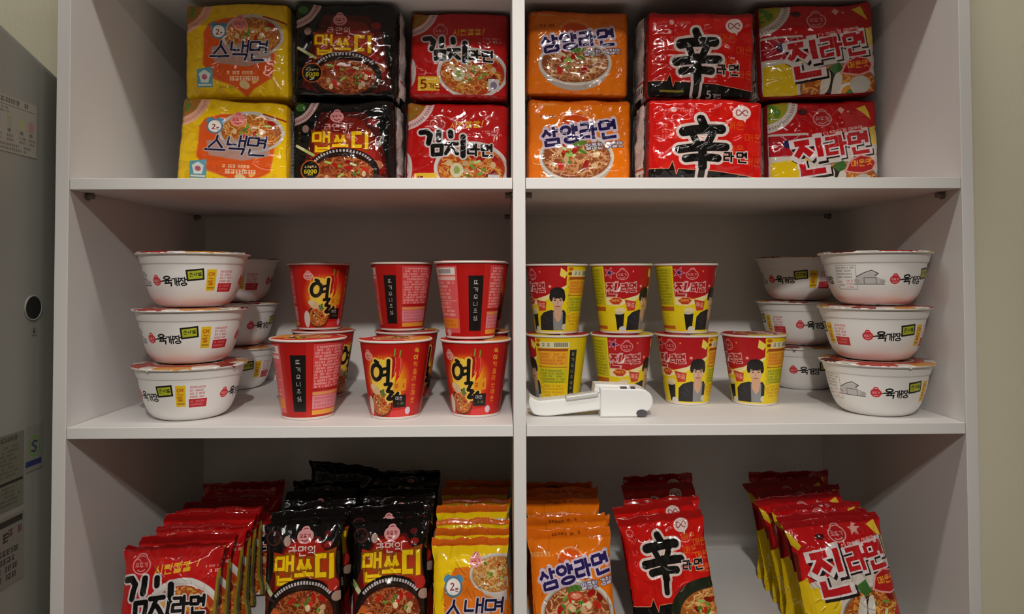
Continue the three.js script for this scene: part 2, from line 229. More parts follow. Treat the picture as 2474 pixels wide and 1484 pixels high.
      oval(g, 91, 84, 7, 8, '#b02a20'); oval(g, 96, 98, 7, 6, '#a88a7a'); poly(g, [[2, 124], [14, 106], [30, 118], [28, 140], [0, 150]], '#d0602a'); oval(g, 14, 128, 14, 14, '#d07a2c'); oval(g, 14, 128, 12, 12.4, '#140e0b'); hangul(g, '스코빌지수', 5, 121, 3.4, { fill: '#d8c890', w: 0.16 }); g.fillStyle = '#d4c020'; g.font = 'bold 8.5px sans-serif'; g.textAlign = 'center'; g.textBaseline = 'middle'; g.fillText('6000', 14, 129.5);
    } },
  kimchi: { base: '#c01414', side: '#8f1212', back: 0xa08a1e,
    multi(g, H) {
      cornerBanner(g, -3, -3, 27, '#a8641e', '#e8c4c4', '#b07a80'); blotches(g, 16, 15, '#8a7a2a', 6, 3, 4); emblem(g, 31, 21, 7.5, '#dd8a88', '#b0181c', false);
      hangul(g, '시원칼칼', 44, 20, 6.6, { fill: '#e6b02a', w: 0.14, rot: -4, skew: -0.2, cap: 'round' }); curve(g, [[75, 17.5], [74, 22]], '#e6b02a', 1.1); oval(g, 73.6, 24, 0.7, 0.7, '#e6b02a'); print(g, 74, 28, 16, 1.6, '#e3a9a4', 3); print(g, 80, 31, 12, 2.2, '#e9b9b4', 5);
      bowlArt(g, 64, 66, 36, 27, { rim: '#ddd6d2', wall: '#cfc6c0', broth: '#b8401c', seed: 21, n: 170, onion: 9, chili: 7 }); oval(g, 50, 68, 6.5, 7.5, '#d9d0a8'); oval(g, 50, 68, 3, 4, '#9aa860');
      g.save(); kimchiLogo(g, 13, 28, 45, 27); hangul(g, '라면', 60, 42, 11.5, { fill: '#0c0a0a', edge: '#d9d0d0', w: 0.19, ew: 0.09, join: 'round', cap: 'round', gap: 0.14 }); g.restore();
      g.fillStyle = '#eec23a'; g.fillRect(9, 71, 22, 15); packLogo5(g, 11, 84, 14, '#8a2a1a'); g.fillStyle = '#d8d2d4'; g.fillRect(80, 72, 11, 13); oval(g, 85.5, 79, 3.4, 4, '#8a7f9a'); oval(g, 0, 66, 7, 16, '#cfc2bd');
      g.fillStyle = '#a81010'; g.fillRect(0, 89, 100, 8);
    },
    bag(g, H) {
      g.fillStyle = '#a00e10'; g.fillRect(0, 0, 100, 10); emblem(g, 19, 22, 10, '#dd8a88', '#b0181c', false); hangul(g, '시원칼칼', 35, 24, 8.6, { fill: '#e6b02a', w: 0.15, rot: -5, skew: -0.2, cap: 'round' }); curve(g, [[79, 20], [77.5, 26]], '#e6b02a', 1.3); print(g, 86, 26, 12, 2, '#e3a9a4', 3); print(g, 90, 30, 9, 3, '#e9b9b4', 5);
      bowlArt(g, 64, 82, 44, 46, { rim: '#ddd6d2', wall: '#cfc6c0', broth: '#b8401c', seed: 23, n: 170, onion: 8, chili: 8 });
      poly(g, [[97, 34], [100, 28], [100, H], [94, H]], '#9a7f22'); poly(g, [[98.6, 40], [100, 38], [100, H], [97, H]], '#57503c'); kimchiLogo(g, 1, 32, 54, 42); hangul(g, '라면', 55, 53, 16, { fill: '#0c0a0a', edge: '#d9d0d0', w: 0.19, ew: 0.08, join: 'round', cap: 'round', gap: 0.1 });
    } },
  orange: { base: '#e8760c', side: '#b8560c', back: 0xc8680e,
    multi(g, H) {
      print(g, 12, 16, 16, 2.4, '#5a2a0a', 2); g.fillStyle = '#d9620c'; g.fillRect(0, 0, 100, 5); print(g, 4, 4, 24, 2, '#f0b070', 7);
      g.strokeStyle = '#e8a070'; g.lineWidth = 1; g.beginPath(); g.arc(46, 26, 15, 3.5, 6.1); g.stroke(); oval(g, 46, 26, 14, 12, '#d0480e');
      bowlArt(g, 47, 56, 36, 24, { rim: '#d6cdc2', wall: '#b3a79c', broth: '#8a4a22', seed: 31, n: 120, onion: 12, chili: 7, deep: 5, noodles: ['#c98a5a', '#b87a50', '#d9a878', '#9c5a34'] });
      hangul(g, '삼양라면', 12, 29, 17.2, { fill: '#20164e', edge: '#cfbfd2', w: 0.17, ew: 0.1, rot: -8.5, gap: 0.08, join: 'round' }); hangul(g, '얼큰한 감칠맛', 55, 43.5, 5.4, { fill: '#c9c4cf', edge: '#5a4a5c', w: 0.16, ew: 0.08, rot: -6, gap: 0.06 });
      oval(g, 50, 43, 7, 2.6, '#5a7a2c', -0.2);
    },
    bag(g, H) {
      g.fillStyle = '#d9680c'; g.fillRect(0, 0, 100, 12); print(g, 30, 5, 34, 3.4, '#6a300c', 4); print(g, 0, 25, 24, 5, '#e8a868', 12);
      g.strokeStyle = '#f0a888'; g.lineWidth = 1.4; g.beginPath(); g.arc(50, 38, 17, 3.4, 6.1); g.stroke(); oval(g, 50, 39, 16, 16, '#d8520e');
      bowlArt(g, 54, 92, 45, 36, { rim: '#d6cdc2', wall: '#b3a79c', broth: '#8a4420', seed: 33, n: 130, onion: 14, chili: 9, deep: 7, noodles: ['#c98a5a', '#b87a50', '#d9a878', '#9c5a34'] }); oval(g, 52, 66, 9, 4.5, '#4f7a2c', -0.2); oval(g, 54, 73, 10, 5, '#b8402a'); oval(g, 54, 73, 7, 3, '#d98a6a');
      hangul(g, '삼양라면', 7.5, 45, 21.5, { fill: '#241a58', edge: '#cfbfd2', w: 0.17, ew: 0.1, rot: -12, gap: 0.06, join: 'round' });
      hangul(g, '얼큰한 감칠맛', 60, 60, 7, { fill: '#cfcad6', edge: '#5a4a6c', w: 0.16, ew: 0.08, rot: -8, gap: 0.02 });
    } },
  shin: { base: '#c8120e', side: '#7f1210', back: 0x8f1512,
    multi(g, H) {
      blotches(g, 100, H * 0.8, '#d31c12', 20, 4, 8); for (let i = 0; i < 4; i++) hangul(g, '매운', 66 + (i % 2) * 16, 20 + i * 11, 7.5, { fill: '#d8501a', w: 0.1 }); lines(g, 12, 23, 16, 3, 5, 3.4, '#d8564c', 4);
      oval(g, 22, 10, 2.4, 2.4, '#e0a8a0'); print(g, 8, 9, 10, 2, '#d05048', 6); print(g, 27, 9, 12, 2.6, '#d86a60', 8);
      poly(g, [[0, 64], [18, 64], [21, 58], [24, 68], [26, 64], [62, 66], [100, 72], [100, H], [0, H]], '#0e0b0b'); curve(g, [[0, 64], [18, 64], [21, 57], [24.5, 69], [26, 64], [62, 66], [100, 72]], '#e08a6a', 0.6); g.fillStyle = '#8a7a2c'; g.fillRect(12, 72, 22, 2);
      sin(g, 23, 17, 46, 60); hangul(g, '라면', 64, 48, 9.5, { fill: '#0f0c0c', edge: '#cfb6b0', w: 0.16, ew: 0.07, gap: 0.2 }); swirlBadge(g, 80, 12, 8); packLogo5(g, 55, 78.5, 9.5, '#b9afae');
    },
    bag(g, H) {
      blotches(g, 100, H * 0.6, '#d31c12', 20, 4, 8); g.fillStyle = '#9a100e'; g.fillRect(0, 0, 100, 9); for (let i = 0; i < 6; i++) hangul(g, '매운', 70 + (i % 2) * 14, 24 + i * 7, 8, { fill: '#dc6a1c', w: 0.12 }); for (let i = 0; i < 3; i++) hangul(g, ['사', '나', '이'][i], 8, 24 + i * 12, 7, { fill: '#d8625a', w: 0.1 }); ring(g, 10, 18, 4, 4, '#d88a80', 0.9);
      poly(g, [[0, 96], [20, 96], [24, 89], [28, 102], [31, 96], [100, 94], [100, H], [0, H]], '#0e0b0b'); curve(g, [[0, 96], [20, 96], [24, 88], [28.5, 103], [31, 96], [60, 95]], '#e08a6a', 0.8);
      oval(g, 92, 106, 48, 33, '#1d2414'); bowlArt(g, 93, 108, 44, 28, { rim: '#20261a', wall: '#2a2c1c', broth: '#a85a24', seed: 43, n: 140, onion: 8, chili: 9, noodles: ['#d9a05a', '#c9843c', '#e2b878', '#b0642c'] });
      sin(g, 17, 22, 52, 63); hangul(g, '라면', 66, 52, 11.5, { fill: '#140f0f', edge: '#cfb6b0', w: 0.15, ew: 0.06, gap: 0.24 }); swirlBadge(g, 72, 15, 9);
    } },
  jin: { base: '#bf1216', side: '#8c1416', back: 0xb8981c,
    multi(g, H) {
      poly(g, [[0, 49], [36, 46], [60, 46], [100, 28], [100, H], [0, H]], '#cfc4bb'); poly(g, [[0, 29], [36, 29], [36, 31.5], [2, 31.5], [2, 52], [0, 52]], '#cfc4bb'); poly(g, [[88, 26], [100, 22], [100, 40], [86, 42]], '#e0c05a'); cornerBanner(g, -2, -3, 27, '#a8a02a', '#ddd2cc', '#a8948c'); blotches(g, 18, 16, '#5a8a2c', 7, 7, 4); oval(g, 32, 9, 4.5, 3, '#4a1a14');
      emblem(g, 49, 15, 8.5, '#d98f90', '#b0181c', false); poly(g, [[80, 7], [88, 4], [93, 18]], '#e6c43a'); poly(g, [[66, 5], [69, 8], [66, 12], [63, 8]], '#e8b0a4'); oval(g, 72, 10, 0.9, 0.9, '#e8b0a4');
      g.fillStyle = '#a81020'; g.fillRect(2, 31, 33, 19); for (const [a, b, c, d] of [[2, 40, 34, 38], [6, 46, 30, 30], [14, 31, 24, 52], [10, 30, 34, 46]]) curve(g, [[a, b], [c, d]], '#d99aa0', 0.6); oval(g, 18, 39, 4, 4, '#1c1a4a');
      poly(g, [[3, 56], [36, 52], [32, H], [2, H]], '#e3bd10'); bowlArt(g, 66, 76, 36, 22, { rim: '#d0c8c0', wall: '#8a7a70', broth: '#9c4a20', seed: 51, n: 150, onion: 4, chili: 4, egg: true }); oval(g, 57, 74, 6, 12, '#2a1a14', 0.2); oval(g, 54, 73, 4, 11, '#d8d0c4', 0.2); oval(g, 64, 74, 4, 11, '#d8d0c4', 0.2); poly(g, [[56, 60], [66, 55], [70, 62], [62, 66]], '#3c6a2c'); oval(g, 82, 84, 10, 6, '#3c7a34'); oval(g, 84, 76, 9, 8, '#c4c0b8');
      hangul(g, '진', 21, 36.5, 31, { fill: '#b8141c', edge: '#ddd0d0', w: 0.17, ew: 0.055, sx: 0.9, rot: -8, shadow: '#1a1012' }); hangul(g, '라면', 49, 33.5, 19.5, { fill: '#b8141c', edge: '#ddd0d0', w: 0.17, ew: 0.07, rot: -9, gap: 0.06, shadow: '#1a1012' });
      hangul(g, '더 맛있게 매운맛', 49, 28.5, 4.4, { fill: '#e3b0ac', w: 0.15, rot: -9, gap: 0.04 }); g.save(); g.translate(82, 58); g.rotate(-0.12); poly(g, [[-17, 6], [-10, -4], [0, -8], [10, -5], [14, 1], [10, 8], [0, 10], [-9, 8]], '#e0a09a'); poly(g, [[-14, 5], [-9, -3], [0, -6.6], [9, -4], [12.4, 1], [9, 6.8], [0, 8.6], [-8, 7]], '#b0161a'); hangul(g, '매운맛', -9, -3.4, 6, { fill: '#e89a2c', w: 0.16 }); g.restore();
    },
    bag(g, H) {
      g.fillStyle = '#9c0f14'; g.fillRect(0, 0, 100, 8); poly(g, [[0, 64], [14, 60], [100, 38], [100, H], [0, H]], '#cabfb6'); poly(g, [[88, 26], [100, 24], [100, 42], [88, 44]], '#d8c06a'); oval(g, 32, 19, 5, 3, '#4a1014');
      emblem(g, 51, 17, 9.5, '#dba0a0', '#b0181c', false); g.fillStyle = '#e8b0a8'; poly(g, [[70, 8], [72, 13], [77, 13], [73, 16], [74, 21], [70, 18], [66, 21], [67, 16], [63, 13], [68, 13]], '#e3a49c'); poly(g, [[84, 12], [93, 8], [97, 24], [92, 22]], '#e6c43a'); poly(g, [[0, 10], [4, 14], [9, 26], [5, 30], [0, 24]], '#d8b820'); poly(g, [[0, 30], [4, 34], [3, 60], [0, 62]], '#6a1a14');
      poly(g, [[10, 66], [36, 66], [40, H], [4, H]], '#e0bd12'); poly(g, [[0, 60], [9, 56], [14, H], [0, H]], '#d8b414'); bowlArt(g, 74, 100, 42, 34, { rim: '#d0c8c0', wall: '#8a7a70', broth: '#9c4a20', seed: 53, n: 150, onion: 4, chili: 5, egg: true }); oval(g, 62, 92, 6, 15, '#2a1a14', 0.3); oval(g, 58, 90, 4.6, 14, '#d8d0c4', 0.3); oval(g, 68, 88, 4, 12, '#d8d0c4', 0.3); poly(g, [[56, 68], [68, 62], [72, 74], [64, 78]], '#3c6a2c');
      hangul(g, '진', 12.5, 33, 40, { fill: '#b8141c', edge: '#ddd0d0', w: 0.165, ew: 0.05, sx: 0.92, rot: -6, shadow: '#1a1012' }); hangul(g, '라면', 52, 32, 25, { fill: '#b8141c', edge: '#ddd0d0', w: 0.17, ew: 0.06, rot: -8, gap: 0.0, sx: 0.86, shadow: '#1a1012' });
      hangul(g, '더 맛있게 매운맛', 51, 28, 5, { fill: '#e3b0ac', w: 0.15, rot: -8, gap: 0.02, sx: 0.94 }); g.save(); g.translate(91, 66); g.rotate(-0.12); poly(g, [[-19, 4], [-10, -8], [0, -12], [12, -8], [12, 10], [0, 12], [-10, 9]], '#dd9a94'); poly(g, [[-16, 4], [-9, -6.5], [0, -10.4], [12, -7], [12, 9], [0, 10.4], [-9, 7.6]], '#b0161a'); hangul(g, '매운맛', -9, -5, 7, { fill: '#e89a2c', w: 0.16 }); g.restore();
    } },
};
function sideArt(k) {                       // what is printed on the flanks of a bundle: nutrition panel, barcode
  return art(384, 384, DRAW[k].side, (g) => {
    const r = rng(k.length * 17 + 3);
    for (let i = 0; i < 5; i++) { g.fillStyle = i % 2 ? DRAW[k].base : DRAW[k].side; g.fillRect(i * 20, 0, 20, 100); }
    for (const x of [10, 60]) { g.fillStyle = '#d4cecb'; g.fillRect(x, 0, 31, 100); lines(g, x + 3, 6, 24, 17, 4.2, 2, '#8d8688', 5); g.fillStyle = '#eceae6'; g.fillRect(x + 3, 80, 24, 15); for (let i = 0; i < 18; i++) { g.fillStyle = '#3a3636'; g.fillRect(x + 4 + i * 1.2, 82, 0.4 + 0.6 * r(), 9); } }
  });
}

// ---- wraps for cups and bowls: x in degrees (-180 ... 180), y in hundredths of the height from the top
function wrap(wpx, hpx, base, f) {
  const [c, g] = canvas(wpx, hpx); g.fillStyle = base; g.fillRect(0, 0, wpx, hpx);
  for (const off of [-360, 0, 360]) { g.save(); g.scale(wpx / 360, hpx / 100); g.translate(180 + off, 0); f(g); g.restore(); }
  return asTexture(c, true);
}
// draws inside the wrap with square units: 1 unit = 1 % of the height
function upright(g, deg, y, k, f) { g.save(); g.translate(deg, y); g.scale(k, 1); f(g); g.restore(); }
const CUP_K = 1.355, BOWL_K = 0.62;
const redCupTex = wrap(2048, 820, '#b3120f', (g) => {
  g.fillStyle = '#c41a12'; g.fillRect(-62, 0, 128, 100); const C = (d, y, f) => upright(g, d, y, CUP_K, f);
  C(0, 0, (g) => { const gr = g.createRadialGradient(4, 46, 4, 4, 50, 40); gr.addColorStop(0, '#f6dc30'); gr.addColorStop(0.45, '#f0a01c'); gr.addColorStop(0.75, '#d8481a'); gr.addColorStop(1, 'rgba(190,26,16,0)'); g.fillStyle = gr; g.fillRect(-44, 2, 92, 92); flames(g, -4, 34, 19, 24, 5); oval(g, -2, 46, 18, 24, '#f4d43a'); });
  C(-28, 14, (g) => emblem(g, 0, 4, 7.5, '#e8a49c', '#b0181c'));
  C(22, 0, (g) => { for (const s of [0, 6.5]) { g.save(); g.translate(s, s * 0.3); poly(g, [[-3, 18], [3, 18], [4, 30], [0, 44], [-6, 52], [-4, 40], [-5, 28]], s ? '#d8261c' : '#a81812'); curve(g, [[1.6, 20], [1.8, 30], [-0.6, 42]], '#ee7a66', 1); curve(g, [[0, 18], [1, 9]], '#7a9a3a', 1.8); g.restore(); } });
  C(-4, 0, (g) => { bowlArt(g, -3, 82, 19, 18, { rim: '#5a2410', wall: '#3a160c', broth: '#b0501c', seed: 61, n: 90, onion: 5, chili: 5 }); oval(g, -10, 64, 8, 6, '#d9b890', 0.4); oval(g, 3, 67, 4, 5, '#5a7a3a', 0.3); oval(g, -15, 60, 5, 4, '#e3cba4'); oval(g, -24, 86, 6, 13, '#d8cfc4'); });
  C(0, 0, (g) => { for (const [col, e] of [['#f2c25a', 2.4], ['#12140a', 0]]) { g.strokeStyle = col; g.lineCap = 'round'; g.lineJoin = 'round'; const st = (lw, f) => { g.lineWidth = lw + 2 * e; g.beginPath(); f(); g.stroke(); };
    st(5.5, () => g.ellipse(-9, 40, 7.5, 10, 0.25, 0, 6.3)); st(5, () => { g.moveTo(-6, 27); g.lineTo(-9, 25); }); st(5, () => { g.moveTo(9, 24); g.lineTo(7, 54); }); st(4, () => { g.moveTo(-1, 36); g.lineTo(8, 34); }); st(4, () => { g.moveTo(0, 44); g.lineTo(8, 42); }); st(4.6, () => { g.moveTo(3, 56); g.lineTo(12, 55); g.lineTo(6, 65); g.lineTo(14, 66); g.lineTo(6, 75); g.quadraticCurveTo(12, 78, 21, 68); }); } });
  C(36, 0, (g) => { poly(g, [[-12, 54], [6, 48], [6, 64], [-12, 66]], '#e89a24'); print(g, -10, 55, 14, 6, '#c85a14', 3); g.fillStyle = '#1c1414'; g.fillRect(-13, 70, 20, 17); hangul(g, '매운', -9, 72, 5, { fill: '#b8b0b4', w: 0.12 }); print(g, -8, 80, 11, 3, '#7a8a4a', 6); poly(g, [[-16, 92], [14, 88], [14, 100], [-18, 100]], '#d83a34'); oval(g, 11, 92, 4.6, 5, '#dcc6d8'); });
  C(60, 0, (g) => { for (let i = 0; i < 8; i++) hangul(g, ['속', '이', '확', '풀', '리', '는', '매', '운'][i], -3, 8 + i * 9.5, 7, { fill: i < 2 ? '#e8b43a' : '#e07a20', w: 0.17 }); });
  g.fillStyle = '#8a1410'; g.fillRect(84, 0, 8, 100); g.fillStyle = '#d9565a'; g.fillRect(100, 5, 68, 90); C(132, 0, (g) => { g.fillStyle = '#e0d6d2'; g.fillRect(-24, 7, 48, 10); for (let i = 0; i < 26; i++) { g.fillStyle = '#6a6262'; g.fillRect(-8 + i, 9, i % 3 ? 0.5 : 0.8, 6); } g.fillStyle = '#e3b8ae'; g.fillRect(-24, 19, 48, 5); lines(g, -22, 26, 44, 5, 5, 3, '#e8a8a0', 4); g.fillStyle = '#e0897f'; g.fillRect(-24, 51, 48, 1.5); lines(g, -22, 54, 44, 4, 5, 3, '#eeb2a8', 7); g.fillStyle = '#e0801c'; g.fillRect(-24, 76, 48, 13); lines(g, -22, 78, 44, 2, 5, 3, '#c05a14', 8); oval(g, -16, 95, 5, 4, '#e0a0a4'); oval(g, 2, 95, 6, 5, '#dca4aa'); });
  g.fillStyle = '#15100f'; g.fillRect(-172, 18, 26, 74); C(-159, 0, (g) => { hangul(g, '맛있게드세요', 0, 0, 0.01, {}); for (let i = 0; i < 6; i++) hangul(g, ['뜨', '거', '우', '니', '조', '심'][i], -3.2, 24 + i * 9.5, 6.4, { fill: '#b9b2ac', w: 0.12 }); });
  g.fillStyle = '#c02018'; g.fillRect(-145, 0, 10, 100); g.fillStyle = '#d84a4c'; g.fillRect(-134, 4, 68, 92); C(-100, 0, (g) => { lines(g, -23, 7, 46, 14, 4, 2.6, '#f4b4b0', 12); g.fillStyle = '#b01a16'; g.fillRect(-25, 62, 50, 4); g.fillStyle = '#e3945a'; g.fillRect(-25, 67, 50, 4); g.fillStyle = '#e08a94'; g.fillRect(-25, 72, 50, 17); lines(g, -22, 74, 44, 3, 5, 3, '#c85a64', 14); g.fillStyle = '#e8a23a'; g.fillRect(-25, 91, 50, 6); });
});
const yellowCupTex = wrap(2048, 820, '#e9cf14', (g) => {
  const C = (d, y, f) => upright(g, d, y, CUP_K, f);
  // red field with a slanting lower edge, edged in cream
  poly(g, [[-34, 48], [10, 52], [78, 26], [78, 34], [30, 54], [-8, 62], [-34, 60]], '#efe0a4'); poly(g, [[-34, -2], [78, -2], [78, 30], [34, 46], [6, 51], [-34, 47]], '#b5121a'); poly(g, [[66, 4], [80, 12], [74, 20], [64, 16]], '#f0d85a');
  C(-22, 12, (g) => { const p = []; for (let i = 0; i < 5; i++) { const a = i * 4 * Math.PI / 5 - 1.2; p.push([Math.cos(a) * 9, Math.sin(a) * 9]); } curve(g, [...p, p[0]], '#c88a9c', 0.9); oval(g, 0, 0, 2.6, 2.6, '#3a1a5a'); });
  C(3, 14, (g) => emblem(g, 0, 0, 9, '#e08f8c', '#a8141a', false)); C(24, 10, (g) => oval(g, 0, 0, 1.2, 1.6, '#ef8a5a')); C(44, 32, (g) => oval(g, 0, 0, 2.4, 2, '#f0a08a'));
  C(0, 0, (g) => { hangul(g, '진', -22, 27, 19, { fill: '#a8141c', edge: '#dba6a2', w: 0.17, ew: 0.07, sx: 1.0, skew: -0.2 }); hangul(g, '라면', 0, 28, 13, { fill: '#a8141c', edge: '#dba6a2', w: 0.15, ew: 0.08, sx: 0.9, rot: -4, gap: 0.05 }); poly(g, [[0, 30], [-2, 40], [-8, 41]], '#ece6dc'); });
  C(-12, 54, (g) => { poly(g, [[-12, 0], [-4, -6], [8, -5], [12, 0], [6, 6], [-5, 6]], '#e8a070'); poly(g, [[-10, 0], [-3, -4.6], [7, -4], [10, 0], [5, 5], [-4, 5]], '#b8341c'); hangul(g, '매운맛', -6.5, -2.6, 4.2, { fill: '#eda040', w: 0.16 }); });
  C(20, 60, (g) => { poly(g, [[-9, -8], [11, -5], [9, 8], [-4, 9]], '#c8402c'); hangul(g, '매콤', -5, -4, 6.5, { fill: '#e8a890', w: 0.14, rot: 6 }); });
  C(-2, 0, (g) => { oval(g, 0, 68, 9, 4, '#e6d2a0'); poly(g, [[-9, 73], [7, 73], [5, 98], [-6, 98]], '#191716'); oval(g, -2, 72, 8, 2.4, '#cfc0a0'); oval(g, 4, 97, 7, 5, '#d8d4cc'); });
  C(56, 0, (g) => {                        // the printed man in a black jacket
    poly(g, [[-32, 98], [-30, 78], [-22, 71], [-8, 67], [3, 70], [14, 67], [20, 76], [20, 98]], '#262427'); poly(g, [[-5, 70], [12, 70], [12, 98], [-5, 98]], '#8a8a8c'); poly(g, [[-4, 66], [11, 66], [8, 82], [3, 86], [-3, 78]], '#cfa283'); oval(g, 3, 53, 9.4, 13, '#d9b092'); poly(g, [[-4, 60], [10, 60], [10, 70], [-3, 70]], '#cfa283');
    oval(g, 2.5, 41.5, 11.6, 8.4, '#1f1a1a'); oval(g, -7.4, 48, 2.8, 6.5, '#1f1a1a'); oval(g, 12.6, 48, 2.6, 6.5, '#1f1a1a'); poly(g, [[-6, 44], [0, 49], [5, 45], [9, 50], [12, 44], [4, 38]], '#241e1e');
    curve(g, [[-3.6, 50.6], [0.6, 50.2]], '#3a261e', 1.1); curve(g, [[5.2, 50.2], [9.2, 50.8]], '#3a261e', 1.1); oval(g, -1.3, 53, 1.5, 0.8, '#2a1c18'); oval(g, 7.2, 53, 1.5, 0.8, '#2a1c18'); curve(g, [[3.2, 53], [2.4, 58], [4, 58.4]], '#a97c62', 0.8); curve(g, [[0, 61.8], [3, 62.2], [6, 61.6]], '#a04a44', 1.3);
    curve(g, [[-20, 76], [-12, 84]], '#3c3a40', 1.2); curve(g, [[-26, 84], [-16, 88]], '#3c3a40', 1.2); oval(g, 16, 93, 5, 5, '#cfc8a0');
  });
  g.fillStyle = '#e6c60e'; g.fillRect(80, 0, 92, 100); C(86, 0, (g) => { oval(g, 0, 6, 4, 2.6, '#c8641c'); oval(g, -1, 13, 3, 2.4, '#8a3a18'); for (let i = 0; i < 6; i++) hangul(g, ['맛', '있', '는', '라', '면', '맛'][i], -3, 20 + i * 11, 7, { fill: ['#5a5a1c', '#a8801c', '#a8801c', '#b06a1c', '#a8801c', '#c87a1c'][i], w: 0.1 }); });
  C(116, 0, (g) => { g.fillStyle = '#e0d8b4'; g.fillRect(-20, 8, 44, 9); for (let i = 0; i < 20; i++) { g.fillStyle = '#5a584c'; g.fillRect(2 + i, 9, i % 3 ? 0.5 : 0.8, 6.4); } print(g, -16, 10, 12, 5, '#8a8668', 2); g.fillStyle = '#a8481c'; g.fillRect(-24, 18, 46, 4); g.fillStyle = '#e8a428'; g.fillRect(-24, 23, 46, 20); lines(g, -22, 25, 42, 4, 4.6, 3, '#cf6a1c', 5); g.fillStyle = '#b06a14'; g.fillRect(-24, 45, 46, 1.6); g.fillStyle = '#c9bf1c'; g.fillRect(-24, 48, 46, 22); lines(g, -22, 50, 42, 5, 4.2, 2.6, '#6f7a1c', 8); lines(g, -22, 73, 42, 4, 4.8, 3, '#c8861c', 10); });
  g.fillStyle = '#17170f'; g.fillRect(150, 20, 16, 76); C(158, 0, (g) => { for (let i = 0; i < 8; i++) hangul(g, ['뜨', '거', '우', '니', '조', '심', '하', '세'][i], -2.6, 24 + i * 8.6, 5, { fill: '#9a9a70', w: 0.12 }); });
  g.fillStyle = '#e4cf18'; g.fillRect(-110, 0, 74, 100); C(-56, 0, (g) => { g.fillStyle = '#c4b91a'; g.fillRect(-22, 5, 36, 56); lines(g, -20, 7, 32, 12, 4.5, 2.6, '#7d7f1c', 14); g.fillStyle = '#b8601c'; g.fillRect(-22, 63, 36, 7); lines(g, -20, 74, 26, 4, 4.6, 2.4, '#c4ae18', 15); g.fillStyle = '#b8601c'; g.fillRect(-22, 92, 36, 5); });
});
const bowlTex = wrap(2048, 420, '#f0edea', (g) => {
  const C = (d, y, f) => upright(g, d, y, BOWL_K, f);
  for (const [a, plain] of [[0, true], [120, true], [240, false]]) for (const z of [a, a - 360]) {
    C(z, 50, (g) => emblem(g, 0, 0, 10, '#d8323c', '#f0d6d2'));
    C(z + 9, 42, (g) => { hangul(g, '육', 0, 0, 19, { fill: '#141212', w: 0.14, cap: 'round', join: 'round', rot: -3 }); hangul(g, '개장', 19, 4, 14.5, { fill: '#141212', w: 0.14, cap: 'round', join: 'round', rot: -3, gap: 0 }); curve(g, [[-4, 10], [1, 9]], '#141212', 2); });
    if (plain) C(z + 39, 0, (g) => { g.save(); g.translate(0, 35); g.rotate(-0.1); g.fillStyle = '#17170f'; g.fillRect(-2, -4, 32, 21); g.fillStyle = '#b9bf2e'; g.fillRect(1, -1, 26, 15); hangul(g, '큰사발', 3, 2, 7, { fill: '#3a4012', w: 0.15 }); g.restore(); });
    if (plain) C(z + 61, 0, (g) => { g.fillStyle = '#efc41a'; g.fillRect(0, 30, 18, 40); hangul(g, '면', 3, 35, 12, { fill: '#c8701c', w: 0.14 }); hangul(g, '발', 3, 49, 10, { fill: '#c8701c', w: 0.14 }); g.fillStyle = '#a8801c'; g.fillRect(2, 63, 14, 2.6); });
    if (plain) C(z + 76, 0, (g) => { lines(g, 2, 32, 30, 4, 6, 3.8, '#d8808a', 6); g.fillStyle = '#c8232c'; g.fillRect(0, 56, 34, 16); lines(g, 3, 59, 28, 2, 6, 3.4, '#e8848a', 4); });
  }
  C(-58, 0, (g) => { g.strokeStyle = '#9a9696'; g.lineWidth = 1; g.strokeRect(-22, 24, 44, 46); lines(g, -20, 27, 40, 4, 6, 3.4, '#8d8a8a', 3); lines(g, 0, 52, 20, 3, 6, 3.4, '#e08a90', 8); lines(g, -20, 54, 14, 2, 6, 3.4, '#8d8a8a', 9); });
  C(-28, 0, (g) => { g.fillStyle = '#a8a4a4'; poly(g, [[-30, 50], [-20, 44], [0, 36], [14, 40], [10, 46], [24, 52], [24, 60], [-30, 60]], '#c9c5c4'); curve(g, [[-26, 46], [-10, 38], [2, 34], [14, 40], [8, 44]], '#4a4646', 1.6); curve(g, [[-32, 60], [26, 60]], '#5a5656', 1.4); curve(g, [[-12, 60], [-12, 48], [10, 48], [10, 60]], '#6a6666', 1.2); oval(g, 22, 55, 5, 4, '#b3afae'); oval(g, -26, 54, 5, 4, '#b3afae'); });
});
const lidTex = (() => { const [c, g] = canvas(512, 512); g.fillStyle = '#c4391a'; g.fillRect(0, 0, 512, 512); const r = rng(77);
  for (const [a0, a1, col] of [[0, 6.3, '#d9d0c6'], [0.2, 0.9, '#c98a3a'], [1.2, 1.9, '#a8281c'], [2.3, 2.8, '#5a1c14'], [3.0, 3.5, '#d0902c'], [3.9, 4.5, '#a02418'], [4.9, 5.3, '#c8862c'], [5.6, 6.0, '#7a2016']]) { g.fillStyle = col; g.beginPath(); g.moveTo(256, 256); g.arc(256, 256, 380, a0, a1); g.fill(); }
  oval(g, 256, 256, 200, 200, '#b8341c');
  g.save(); g.translate(56, 56); g.scale(4, 4); bowlArt(g, 50, 52, 40, 38, { seed: 88, n: 160, broth: '#a83c1a' }); hangul(g, '육개장', 20, 22, 18, { fill: '#111', edge: '#eee', w: 0.16 }); g.restore(); return asTexture(c); })();
